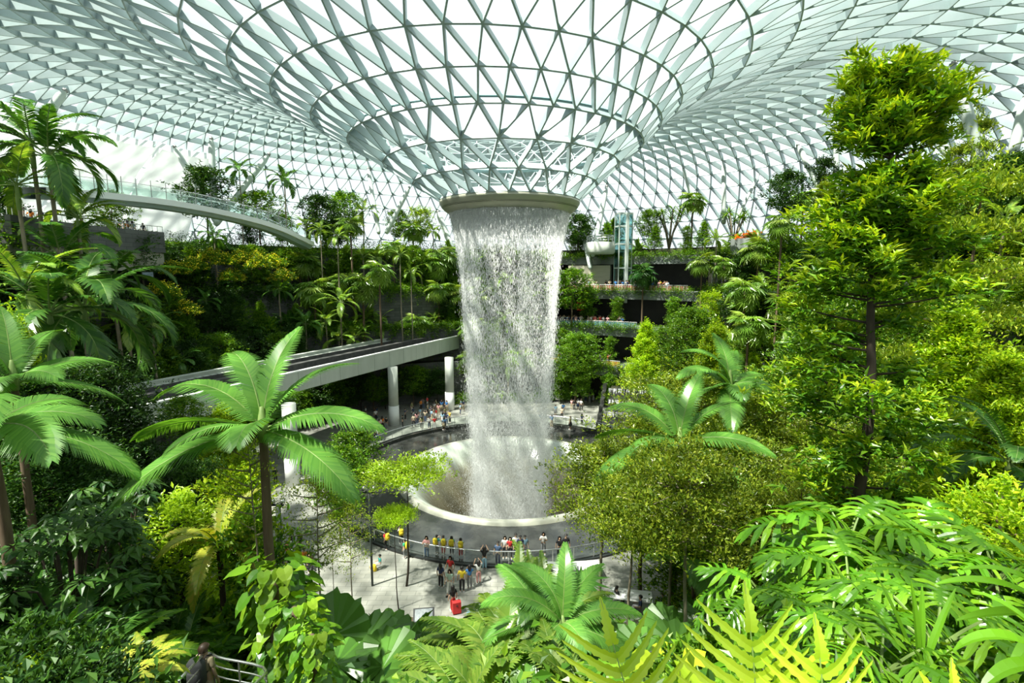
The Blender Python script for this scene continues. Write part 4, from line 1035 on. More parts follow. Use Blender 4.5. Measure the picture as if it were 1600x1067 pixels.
# broad-frond palms (leaflets packed into one corrugated blade)
def bigfronds(name, seed, H, specs, L=3.7, th=None, parts=True, nl=74, ll=1.0):
    gg = np.random.default_rng(seed); tk = MB(); t_ = th if th else H
    sp = wobble(t_, 7, .03, gg); tk.tube(sp, np.linspace(.17, .12, 7), 10)
    tk.tube(sp[-1]+np.array([[0, 0, 0], [0, 0, .35], [0, 0, .8]]), [.14, .17, .05], 10, 1)
    fr = []
    for az, el, k, dr in specs:
        m = MB(); frond(m, math.radians(az), math.radians(el), L*k, math.radians(dr), nl, ll*(.9+.2*gg.random()), L*k/nl*1.3, 58, 16, .34, sp[-1]+np.array([0, 0, .35]), .07, .035, 1.25, gg.normal()*.12, .5, .03, gg, roll=gg.normal()*.15)
        fr.append(('frond', m, [LM['bigpalm'], M['stem']], False))
    proto(name, H, [('trunk', tk, [M['bark'], M['stem']], True)] + fr)
SPEC = [(166,52,1.08,86),(30,62,.92,66),(138,82,1.0,100),(64,84,.92,55),(189,20,1.0,52),(214,2,1.08,52),(-6,28,1.0,58),(-27,-2,1.0,46),(-82,38,.62,70),(-130,30,.70,70),(100,40,.8,70)]
bigfronds('bigfrond', 91, 7, SPEC)
def placebig(px, py, d, label, rz=0.0, s=1.0, base_px=None):
    c = P(px, py, d); z0 = hgt(c[0], c[1]); s0 = s
    # trunk stretched so that the crown sits at c while the fronds keep their own size
    H, parts = PR['bigfrond']
    t = thing('broad_frond_palm', label, 'palm', (c[0], c[1], c[2]-7*s0), rz, 'palms with broad corrugated fronds', s0)
    for nm, me in parts:
        o = child(nm, me, t)
        if nm == 'trunk':
            k = (c[2]-z0+.05)/(7*s0); o.scale = (1, 1, k); o.location.z = 7-7*k
    return t
placebig(413, 690, 15, 'big palm with broad pale-green corrugated fronds standing before the guideway', 0)
placebig(-14, 690, 13, 'broad-frond palm at the frame edge, fronds reaching over the guideway', 2.6, .95)
placebig(25, 610, 18, 'broad-frond palm half hidden at the frame edge, its fan-like frond raised', 1.2, .9)
placebig(1062, 705, 25, 'broad-frond palm whose long frond arches over the stepped cascade', -.45, 1.15)
placebig(1140, 615, 30, 'broad-frond palm with one raised frond among the layered trees', .6, 1.05)
placebig(852, 992, 13.5, 'broad-frond palm low down in front of the basin, fronds pointing up', 1.9, .62)
placebig(880, 985, 12.5, 'smaller broad-frond palm beside the one in front of the basin', .2, .55)
placebig(1085, 890, 21, 'broad-frond palm between tree trunks beside the plaza tables', 1.4, .7)

# tall bright tree
def talltree():
    g = np.random.default_rng(5); d = 16.0
    top = P(1398, 62, d); bot = P(1338, 850, d); z0 = hgt(bot[0], bot[1]); bx, by = bot[0], bot[1]
    t = thing('tall_tree', 'tall tree with bright yellow-green leaf tufts in tiers on a dark trunk', 'tree', (bx, by, z0-.05))
    o3 = np.array([bx, by, z0-.05])
    zz = np.linspace(z0-.05, top[2]-.9, 16); kx = (zz-bot[2])/(top[2]-bot[2])
    sp = np.stack([bx+(top[0]-bx)*kx + .10*np.sin(zz*.9), by + (top[1]-by)*kx + .1*np.cos(zz*.7), zz], 1) - o3
    tk = MB(); tk.tube(sp, np.linspace(.23, .04, 16), 12); tk.build('trunk', M['barkdark'], t, True)
    PROF = [(62,25),(90,55),(125,72),(160,90),(190,105),(215,95),(240,70),(275,75),(305,110),(345,120),(395,130),(445,140),(490,150),(540,160),(590,165),(640,160),(690,140),(740,110),(790,70)]
    br = MB(); C1, O1, C2, O2 = [], [], [], []
    ys = np.concatenate([np.arange(112, 235, 12), np.arange(268, 460, 15), np.arange(478, 800, 22)])
    for i, y in enumerate(ys):
        c = P(1370, y, d); z = c[2]-o3[2]; b0 = np.array([np.interp(z, sp[:, 2], sp[:, 0]), np.interp(z, sp[:, 2], sp[:, 1]), z])
        R = np.interp(y, [q[0] for q in PROF], [q[1] for q in PROF])/F_PX*d
        for j in range(5):
            if y > 400 and g.random() < .38: continue
            az = i*1.1 + j*2*PI/5 + g.normal()*.3; l = R*(.30+.62*g.random()); dr = np.array([math.cos(az), math.sin(az), 0])
            ri = .30 if y < 245 else .12
            pts = np.stack([b0 - np.array([0, 0, .25*l]) + dr*l*q + np.array([0, 0, ri*l*q + .12*l*q*q]) for q in np.linspace(0, 1, 5)])
            br.tube(pts, np.linspace(.045, .012, 5), 5, cap=False)
            n = 20; q = .42+.62*g.random(n)**.7; lat = g.normal(size=(n, 3))*np.array([1, 1, .45])*(.10+.10*l)
            c_ = np.stack([np.interp(q, np.linspace(0, 1, 5), pts[:, k]) for k in range(3)], 1)+lat
            new = (q > .72) & (lat[:, 2] > -.02) if y > 245 else (lat[:, 2] > -.08)&(q > .55)
            C1.append(c_[~new]); O1.append(np.repeat(dr[None], (~new).sum(), 0)); C2.append(c_[new]); O2.append(np.repeat(dr[None], new.sum(), 0))
    br.build('branch', M['barkdark'], t, True)
    m = MB(); rosettes(m, np.concatenate(C1), g, 8, .36, .125, np.concatenate(O1)*.5, .0, .10, n4=True, bend=.3); m.build('crown', LM['mid'], t)
    m = MB(); rosettes(m, np.concatenate(C2), g, 9, .32, .10, np.concatenate(O2)*.5, .45, .08, n4=True, bend=.2); o = m.build('young_leaves', LM['bright'], t); o['label'] = 'yellow-green young leaf tufts'
talltree()

# lobed-leaf plants
def lobedleaf(mb, c, d, up, L, g):
    d = unit(np.asarray(d, float)); s = unit(np.cross(d, up)); u = np.cross(s, d); n = 10
    xs = np.linspace(-.06, 1, n); mid = lambda x: c + d*L*x*(1-.08*x) - u*L*(.42*x*x)
    for sg in (-1, 1):
        for i, x in enumerate(xs[:-1]):
            x = x+.03*g.normal(); an = math.radians(118-98*max(0, x)**.75); l = L*(.60*math.sin(PI*min(1, .26+.70*x))**.8)*(.9+.2*g.random()); dd = d*math.cos(an) + s*sg*math.sin(an); w0 = L*.047
            nn = unit(np.cross(dd, u)); b = mid(max(0, x)); q = np.linspace(0, 1, 6); wd = np.array([.75, .9, .75, 1.25, .9, .05])*w0
            pts = np.stack([b + dd*l*t - u*l*(.05+.38*t*t) + u*.05*l*math.sin(t*5) for t in q])
            v = np.stack([pts-nn*wd[:, None]+u*.012, pts, pts+nn*wd[:, None]+u*.012], 1).reshape(-1, 3)
            f = []
            for k in range(5): f += [[k*3, k*3+1, k*3+4, k*3+3], [k*3+1, k*3+2, k*3+5, k*3+4]]
            mb.add(v, f)
    q = np.linspace(-.08, 1, 9); wd = np.array([.10, .15, .15, .135, .12, .10, .08, .055, .01])*L
    pts = np.stack([mid(max(0, t)) + d*L*min(0, t) for t in q])
    v = np.stack([pts-s*wd[:, None]-u*.03*L, pts+u*.004, pts+s*wd[:, None]-u*.03*L], 1).reshape(-1, 3); f = []
    for k in range(8): f += [[k*3, k*3+1, k*3+4, k*3+3], [k*3+1, k*3+2, k*3+5, k*3+4]]
    mb.add(v, f)
def philo(name, seed, H, n, L, el=(72, -8), pet=1.0):
    g = np.random.default_rng(seed); st = MB(); sp = wobble(H-.7, 5, .05, g); st.tube(sp, [.10, .09, .085, .08, .07], 8); parts = []
    for i in range(n):
        x = (i+.5)/n; e = math.radians(el[0]+(el[1]-el[0])*x+g.normal()*5)
        s, p, t, h, u = curve(i*2.4+g.normal()*.25, e, pet*(.6+.5*x), math.radians(22), 7); p = p+sp[-1]
        m = MB(); m.tube(p, np.linspace(.028, .016, 7), 5, 1, cap=False); lobedleaf(m, p[-1], unit(t[-1]-np.array([0, 0, .45])), u[-1], L*(.75+.35*g.random()), g); parts.append(('leaf', m, [LM['philo'], M['stem']], False))
    proto(name, H, [('stem', st, [M['bark']], True)]+parts)
philo('philo1', 95, 2.6, 17, 1.0); philo('philo2', 96, 2.0, 15, .85)
def placeh(name, px, pyt, d, h, label, rz=None, wx=1.0, group=None):
    """same as place() but the plant keeps height h; its foot stands on the slope or on a taller stem"""
    p = P(px, pyt, d); z0 = hgt(p[0], p[1]); s = h/PR[name][0]
    t = put(name, (p[0], p[1], p[2]-h), s, label, CATNAME[KINDNAME[name]], group, rz, wx)
    if p[2]-h > z0+.05:      # longer stem down to the slope
        m = MB(); m.tube([(0, 0, (z0-p[2]+h)/s), (0, 0, .25)], .05/s if h < 1.5 else .08/s, 7); m.build('lower_stem', M['bark'], t, True)
    return t
for a in [('philo1', 1328, 800, 8.2, 2.5, 'lobed-leaf plant with the topmost glossy rosette, in front of the tall trunk'),
 ('philo1', 1345, 868, 7.0, 2.0, 'darker lobed-leaf plant right under the topmost glossy rosette'),
 ('philo1', 1452, 812, 9.5, 2.4, 'lobed-leaf plant behind the topmost rosette, nearer the frame edge'),
 ('philo2', 1285, 935, 6.2, 1.6, 'light lobed-leaf plant above the third fern frond'),
 ('philo2', 1205, 905, 9.5, 1.9, 'lobed-leaf plant behind the tallest fern frond'),
 ('philo2', 1475, 935, 5.2, 1.5, 'dark lobed-leaf plant low at the corner, leaves hanging over'),
 ('philo1', 1545, 850, 8.0, 2.2, 'lobed-leaf plant at the frame edge under the yellowish shrubs'),
 ('philo2', 1385, 985, 4.6, 1.2, 'low lobed-leaf plant at the bottom edge beside the strap leaves')]: placeh(*a)

# climbing heart-leaf plant round a trunk
def climber():
    g = np.random.default_rng(97); st = MB(); st.tube(wobble(2.7, 6, .02, g), .09, 8); cr = MB(); n = 150
    z = .15+2.85*g.random(n)**.8; a = g.random(n)*2*PI; r = .30+.32*g.random(n)
    p = np.stack([r*np.cos(a), r*np.sin(a), z], 1); d = np.stack([np.cos(a), np.sin(a), -.75+.5*g.normal(size=n)], 1)
    heartleaves(cr, p, d, np.array([0, 0, 1.0])+.4*np.stack([np.cos(a), np.sin(a), 0*a], 1), .34*(.6+.7*g.random(n)), .85)
    proto('climber', 3, [('stem', st, [M['bark']], True), ('foliage', cr, [LM['mid']], False)])
climber()
placeh('climber', 432, 868, 12.5, 3.6, 'climbing plant with big bright heart-shaped leaves on a trunk below the big palm')
placeh('climber', 462, 930, 11.5, 2.4, 'second heart-leaf climber lower beside the first, towards the plaza')
placeh('climber', 490, 975, 10.5, 2.0, 'lowest heart-leaf climber, at the bottom edge by the round-leaf palms')

# big ferns right before the viewpoint
def fernfrond(mb, B, T, npair, PL, W, g, bow=.06):
    B, T = np.array(B, float), np.array(T, float); ax_ = T-B; L = np.linalg.norm(ax_); t0 = ax_/L
    h = unit(np.cross(t0, np.array([0, 1, .35]))); u = np.cross(h, t0)
    if u[2] < 0: u = -u
    rach = lambda s: B + ax_*s + u*L*bow*math.sin(PI*s)
    mb.tube([rach(s) for s in np.linspace(0, 1, 9)], np.linspace(.005, .0015, 9), 5, 1, cap=False)
    for i in range(npair+1):
        s = .12+.62*i/npair; last = i == npair
        for sg in ((-1, 1) if not last else (0,)):
            an = math.radians(80-30*s)*sg; l = PL*(math.sin(PI*min(1, .38+.60*s))**.8)*(.9+.2*g.random()) if not last else L*.27
            d0 = t0*math.cos(an) + h*math.sin(an); wv = unit(np.cross(d0, u)); k = 15; pts, l1, l2 = [], [], []
            for j in range(k):
                x = j/(k-1); c = rach(s) + d0*l*x + t0*l*.20*x*x*(sg != 0) - u*l*.16*x*x + u*.03*l*math.sin(x*6)
                w = W*(1-x)**.62*(1.0 if j % 2 else .72)*(1.25 if last else 1)*(.85+.15*min(1, 6*x)); c2 = c + d0*l*.022*(j % 2)
                pts.append(c); l1.append(c2 - wv*w + u*w*.25); l2.append(c2 + wv*w + u*w*.25)
            v = np.stack([l1, pts, l2], 1).reshape(-1, 3); f = []
            for j in range(k-1): f += [[j*3, j*3+1, j*3+4, j*3+3], [j*3+1, j*3+2, j*3+5, j*3+4]]
            mb.add(v, f)
g5 = np.random.default_rng(55)
def nearfern(label, fr):
    B0 = P(*fr[0][0]); z0 = hgt(B0[0], B0[1]); t = thing('tall_fern', label, 'fern', (B0[0], B0[1], z0-.02), group='bright ferns right before the viewpoint')
    o3 = np.array([B0[0], B0[1], z0-.02])
    for (b_, t_, n_, pl, w_) in fr:
        m = MB(); b3, t3 = P(*b_), P(*t_); fernfrond(m, b3-o3, t3-o3, n_, pl, w_, g5)
        m.tube([(0, 0, 0), (b3-o3)*.6-np.array([0, 0, .05]), b3-o3], .006, 5, 1); m.build('frond', [LM['fern'], M['stem']], t)
nearfern('bright fern frond leaning over the plaza in front of the round-leaf palms', [((1022,1215,1.95),(938,934,2.1),8,.30,.026), ((1075,1200,1.9),(1062,1048,1.9),5,.15,.02)])
nearfern('tallest bright fern, its narrow tip upright beside the tree trunks', [((1180,1220,1.75),(1163,908,1.9),8,.28,.025)])
nearfern('third bright fern, lower, in front of the glossy lobed leaves', [((1282,1230,1.7),(1272,958,1.8),7,.25,.025)])
nearfern('single fern tip poking up at the bottom edge under the strap leaves', [((1450,1230,1.5),(1486,1028,1.55),5,.16,.026)])

# strap leaves at the frame edge
def strapclump(label, px, py, d, specs):
    c = P(px, py, d); z0 = min(hgt(c[0], c[1]), c[2]-.1); t = thing('strap_leaf_plant', label, 'plant', (c[0], c[1], z0)); k = c[2]-z0
    m = MB(); m.tube([(0, 0, 0), (0, 0, k+.05)], .03, 7); m.build('stem', M['stem'], t)
    for az, el, L, dr, W in specs:
        s, p, tt, h, u = curve(math.radians(az), math.radians(el), L, math.radians(dr), 12); p = p+np.array([0, 0, k]); w = (np.sin(PI*np.clip(.10+.88*s, 0, 1))**.7*W/2)[:, None]
        m = MB(); v = np.stack([p-h*w+u*w*.3, p-u*w*.1, p+h*w+u*w*.3], 1).reshape(-1, 3); f = []
        for j in range(11): f += [[j*3, j*3+1, j*3+4, j*3+3], [j*3+1, j*3+2, j*3+5, j*3+4]]
        m.add(v, f); m.build('leaf', LM['philo'], t)
strapclump('strap-leaf plant reaching in from the frame edge, two broad blades pointing at the plaza', 1665, 965, 3.0, [(172,38,.75,60,.09),(178,10,.62,30,.085),(160,60,.6,90,.08),(200,-5,.55,40,.09),(120,70,.6,60,.08)])
strapclump('strap-leaf plant at the corner with a drooping yellow-spotted blade', 1655, 1060, 2.4, [(170,62,.55,120,.085),(190,40,.5,90,.08),(150,75,.5,70,.08)])
strapclump('upright strap-leaf plant with stiff pale blades among the lobed leaves', 1437, 1062, 4.6, [(120,68,.9,14,.06),(150,58,1.0,12,.06),(60,74,.8,14,.06),(30,60,.9,20,.06),(175,45,1.1,18,.06),(90,80,.85,10,.06),(-60,70,.7,20,.06)])

# --- individually placed plants of the near and middle slopes
def pl(name, px, pyt, d, label, wx=1.0, **k): place(name, px, pyt, d, label, wx, **k)
pl('umbrella1', 165, 752, 17, 'dark umbrella shrub with whorls of long glossy leaves', 1.1)
pl('umbrella1', 95, 800, 14, 'dark umbrella shrub nearer the frame edge, partly shaded', 1.1)
pl('column3', 268, 772, 17.5, 'narrow bright leafy tree in the dark slope beside the umbrella shrub', 1.0)
pl('treefern', 338, 800, 17, 'golden feathery tree fern beside the narrow bright tree', .9)
pl('column1', 372, 735, 23, 'small bright bushy tree at the plaza edge under the big palm', .9)
pl('column2', 398, 800, 17, 'green bushy tree behind the two thin trunks', .8)
pl('fine5', 390, 655, 15.5, 'thin tree with a bare brown trunk beside the big palm trunk', .45)
pl('fine5', 488, 742, 17.5, 'slender tree with a small olive crown over the plaza', .62)
pl('fine5', 545, 788, 23, 'slender tree with a small dusty crown beside the lamp post', .55)
pl('fine5', 515, 800, 26, 'slender pale tree behind the two small-crowned ones', .4)
pl('fine4', 630, 728, 31, 'small bright umbrella-shaped tree beside the bowl', 1.0)
pl('fine4', 618, 795, 29, 'lower small umbrella of leaves on the plaza beside the lamp post', .6)
pl('bushy1', 548, 672, 42, 'dark leafy tree at the basin edge under the guideway', 1.0)
pl('bushy1', 525, 700, 36, 'leafy tree between the big palm and the dark basin', .9)
pl('shrub4', 285, 620, 34, 'dark bush with pinkish leaf tips in front of the guideway wall', 1.4, base=7.5)
pl('bushy3', 350, 628, 34, 'olive bush by the guideway wall behind the big palm', 1.0)
pl('big1', 75, 672, 20, 'dark tree with a flat shaded crown at the frame edge', 1.1)
pl('big1', 25, 570, 22, 'dense dark tree at the frame edge by the near end of the guideway', 1.0)
pl('big1', 130, 565, 25, 'glossy tree mass at the near end of the guideway', .9)
pl('big1', 205, 690, 27, 'dark tree under the guideway wall', .8)
pl('big1', 300, 720, 27, 'dark tree behind the narrow bright tree', .7)
pl('licuala', 528, 905, 15.5, 'round-leaf palm with wide pleated leaves, largest beside the plaza', 1.0)
pl('licuala', 603, 900, 17.5, 'round-leaf palm next to the black kiosk', .9)
pl('licuala', 452, 880, 18, 'round-leaf palm behind the heart-leaf climber', .9)
pl('licuala', 565, 960, 13.5, 'round-leaf palm drooping over the planter wall', .9)
placeh('fern1', 205, 985, 8.5, .9, 'golden fern glowing in the dark shrubs near the stair railing')
placeh('fern1', 150, 1005, 7.5, .9, 'golden fern lower down beside the glowing one')
pl('fan2', 888, 895, 19, 'small fan palm with one round leaf beside the black counter', .8)
pl('areca2', 795, 905, 15.5, 'feathery clumping palm at the bottom of the plaza opening, nearest the kiosk', 1.1)
pl('areca2', 800, 935, 13, 'feathery clumping palm in the middle of the bottom edge', 1.1)
pl('areca2', 845, 890, 16.5, 'feathery clumping palm behind the low broad-frond palm', 1.0)
pl('areca2', 742, 1005, 11.5, 'feathery clumping palm at the bottom edge by the plaza', 1.0)
pl('areca2', 905, 1000, 10.5, 'feathery clumping palm beside the first bright fern frond', 1.0)
pl('paddle1', 915, 925, 17, 'paddle-leaved plant between the feathery palms and the plaza tables', 1.1)
pl('paddle2', 955, 985, 12, 'heart-leaved plant behind the first bright fern frond', 1.1)
pl('licuala', 1098, 890, 17.5, 'round-leaf palm among the trunks beside the steel handrail', 1.1)
pl('licuala', 1055, 935, 15, 'darker round-leaf palm below the thick straight trunk', 1.0)
pl('licuala', 1135, 900, 20, 'round-leaf palm behind the thick straight trunk', 1.0)
for a in [('fine6', 940, 690, 27, 'layered fine-leaved tree overlapping the bowl rim', .85), ('fine1', 1075, 572, 32, 'layered tree spreading over the stepped cascade', 1.0), ('fine1', 1182, 592, 34, 'wide layered tree left of the tall dark trunk', 1.0),
 ('fine2', 1010, 640, 30, 'layered tree with a pointed top beside the arching palm frond', .9), ('fine6', 1112, 662, 26, 'olive layered tree in the middle of the grove', .9), ('fine6', 1058, 705, 22, 'layered tree on a pale leaning trunk', .8),
 ('fine6', 1090, 690, 17.5, 'layered tree on the thick straight brown trunk', .8), ('fine1', 1200, 690, 25, 'olive layered tree behind the lobed-leaf plants', .9), ('fine1', 1262, 640, 31, 'layered tree just left of the tall dark trunk, further back', .9),
 ('fine1', 1310, 665, 29, 'layered tree directly behind the tall dark trunk', .9), ('fine2', 1410, 690, 27, 'layered tree just right of the tall dark trunk', .9), ('fine1', 1490, 680, 25, 'layered tree under the bright foliage at the frame edge', .9),
 ('fine2', 1165, 745, 21, 'shady layered tree behind the fern tips', .8), ('fine6', 985, 725, 24, 'layered tree between the bowl and the leaning pale trunk', .75), ('fine1', 1250, 745, 20, 'low layered tree right behind the topmost lobed leaves', .7), ('fine2', 1385, 770, 18, 'low layered tree behind the back rosette of lobed leaves', .7),
 ('big3', 1575, 540, 19, 'bright leafy tree at the frame edge', .9), ('big2', 1540, 640, 22, 'leafy tree at the frame edge below the bright one', .9), ('big3', 1500, 470, 27, 'bright leafy tree behind the tall tree, towards the frame edge', .9),
 ('big2', 1260, 520, 36, 'leafy tree in the hollow left of the tall tree', .9), ('big2', 1440, 560, 33, 'leafy tree behind the tall dark trunk, right side', .9), ('big3', 1120, 500, 44, 'bright leafy tree below the slim fan palm', .8), ('big2', 1330, 430, 44, 'leafy tree behind the tall bright tree', .9),
 ('bushy3', 1572, 770, 12.5, 'yellowish leafy shrub tree at the frame edge', .9), ('bushy3', 1505, 820, 12, 'yellow-tipped leafy shrub tree beside the lobed-leaf plants', .9), ('palm1', 1575, 690, 17, 'dark palm with stiff fronds at the frame edge', 1.0),
 ('column2', 985, 575, 74, 'green columnar tree in front of the yellow-panelled railing', 1.0), ('bushy3', 1010, 500, 68, 'bright leafy tree before the second open storey', .9), ('bushy1', 895, 420, 80, 'leafy tree close to the sunny side of the waterfall', 1.1), ('bushy2', 900, 520, 76, 'cone-shaped tree beside the lower waterfall', 1.2),
 ('bushy1', 1075, 480, 66, 'leafy tree at the end of the balconies', .9)]: pl(*a)
# fill of the near slopes
def fill(pxr, dr, n, names, seed, hts, where, skip=None):
    r_ = random.Random(seed); acc = []
    for i in range(n):
        d = dr[0]+(dr[1]-dr[0])*((i+r_.random())/n); px = pxr[0]+(pxr[1]-pxr[0])*((i*.618+r_.random()*.25) % 1)
        for _ in range(1):
            p = P(px, 800, d); x, y = p[0], p[1]; z0 = hgt(x, y)
            if math.hypot(x-AX, y-AY) < 25.2: break
            if skip and skip(px, d): break
            if -2.5 < gdist(x, y) < 11: break
            acc.append((px, d, x, y, z0, r_.choice(names), hts[0]+(hts[1]-hts[0])*r_.random()))
    acc.sort(key=lambda q: q[0]); by = {}
    for q in acc: by.setdefault(q[5], []).append(q)
    for nm, ls in by.items():
        for i, (px, d, x, y, z0, _, h) in enumerate(ls):
            put(nm, (x, y, z0-.05), h/PR[nm][0], '%s on %s, %s from the left' % (DESC[nm], where, ordn(i)), CATNAME[KINDNAME[nm]], '%ss on %s' % (DESC[nm], where))
DESC.update(fern1='golden fern', fern2='green fern', big1='big dark tree', big2='big leafy tree', licuala='round-leaf palm')
fill((-40, 330), (6, 11), 34, ['shrub2', 'shrub1', 'fern2', 'shrub3'], 1, (1.0, 1.9), 'the dark slope near the viewpoint', lambda px, d: px > 70)
fill((-40, 400), (11, 24), 60, ['shrub2', 'umbrella1', 'darktree2', 'shrub4', 'paddle1', 'areca1', 'shrub1', 'fern2'], 2, (2.0, 3.6), 'the shaded slope below the big palm', lambda px, d: 130 < px < 450 and d < 14.5)
fill((420, 660), (10, 20), 22, ['shrub2', 'shrub2', 'paddle1', 'fern2'], 3, (.8, 1.6), 'the planter bank beside the plaza', lambda px, d: px > 640-8*(d-10))
fill((640, 960), (9, 15), 20, ['shrub2', 'paddle1', 'fern2', 'areca1'], 4, (1.0, 2.0), 'the bank at the bottom of the plaza')
fill((960, 1640), (9, 24), 60, ['shrub1', 'shrub4', 'paddle2', 'shrub2', 'areca1', 'fern2'], 5, (1.4, 2.8), 'the sunlit bank under the layered trees')
fill((1000, 1680), (4.5, 9), 34, ['shrub1', 'shrub3', 'fern2', 'paddle2'], 6, (.8, 1.5), 'the bright slope near the viewpoint')
fill((1050, 1680), (24, 44), 34, ['bushy1', 'bushy3', 'bushy2', 'fine1', 'palm2'], 7, (5, 8.5), 'the sunlit grove below the terraces')
# undergrowth on the slopes
def slopepts(pxr, dr, n, g, hm=.55):
    out = []
    while len(out) < n:
        px = pxr[0]+(pxr[1]-pxr[0])*g.random(); d = dr[0]+(dr[1]-dr[0])*math.sqrt(g.random()); p = P(px, 800, d)
        if 235 < px < 440 and d < 12: continue
        if math.hypot(p[0]-AX, p[1]-AY) < 24.6 or -1.5 < gdist(p[0], p[1]) < 10: n -= 1; continue
        out.append([p[0], p[1], hgt(p[0], p[1])+hm*g.random()**1.5])
    return np.array(out)
undergrowth('undergrowth', slopepts((-80, 640), (4, 30), 34000, g_), .14, .065, LM['dark'], 11)
undergrowth('undergrowth', slopepts((640, 1680), (3.5, 30), 34000, g_), .14, .065, LM['mid'], 12)
undergrowth('undergrowth', slopepts((1000, 1680), (26, 48), 14000, g_, 1.0), .24, .12, LM['mid'], 13)
# ------------------------------------------------------------------ people
def skin(name, nodes, edges, root, sub=1):
    """nodes: [(x,y,z,radius)] -> one continuous tapering surface"""
    me = bpy.data.meshes.new(name); me.from_pydata([n[:3] for n in nodes], edges, []); o = bpy.data.objects.new(name, me); COL.objects.link(o)
    o.modifiers.new('s', 'SKIN'); 
    for i, n in enumerate(nodes):
        v = me.skin_vertices[0].data[i]; v.radius = (n[3], n[3]*(n[4] if len(n) > 4 else 1)); v.use_root = i == root
    if sub: mm = o.modifiers.new('d', 'SUBSURF'); mm.levels = sub; mm.render_levels = sub
    dg = bpy.context.evaluated_depsgraph_get(); out = bpy.data.meshes.new_from_object(o.evaluated_get(dg)); out.name = name
    bpy.data.objects.remove(o); bpy.data.meshes.remove(me)
    for p in out.polygons: p.use_smooth = True
    return out
SK = [mat('skin_light', (.55, .36, .25), rough=.6), mat('skin_tan', (.40, .25, .16), rough=.6), mat('skin_brown', (.22, .13, .08), rough=.6)]
HAIR = [mat('hair_black', (.012, .010, .009), rough=.5), mat('hair_brown', (.05, .028, .015), rough=.5)]
SHOE = mat('shoe', (.5, .5, .5), rough=.6)
CLOTH = {k: mat('cloth_'+k, c, rough=.85) for k, c in dict(white=(.72,.72,.70), black=(.015,.015,.017), grey=(.25,.26,.27), charcoal=(.045,.048,.05), navy=(.02,.035,.09), blue=(.05,.20,.50), red=(.55,.03,.03), orange=(.75,.22,.03), yellow=(.72,.55,.03), green=(.03,.40,.22), teal=(.04,.35,.33),
 pink=(.75,.38,.38), beige=(.50,.42,.30), brown=(.16,.09,.05), olive=(.20,.20,.08), denim=(.07,.12,.22), lightblue=(.30,.50,.65), mint=(.45,.62,.50), khaki=(.38,.32,.20)).items()}
POSES = {}
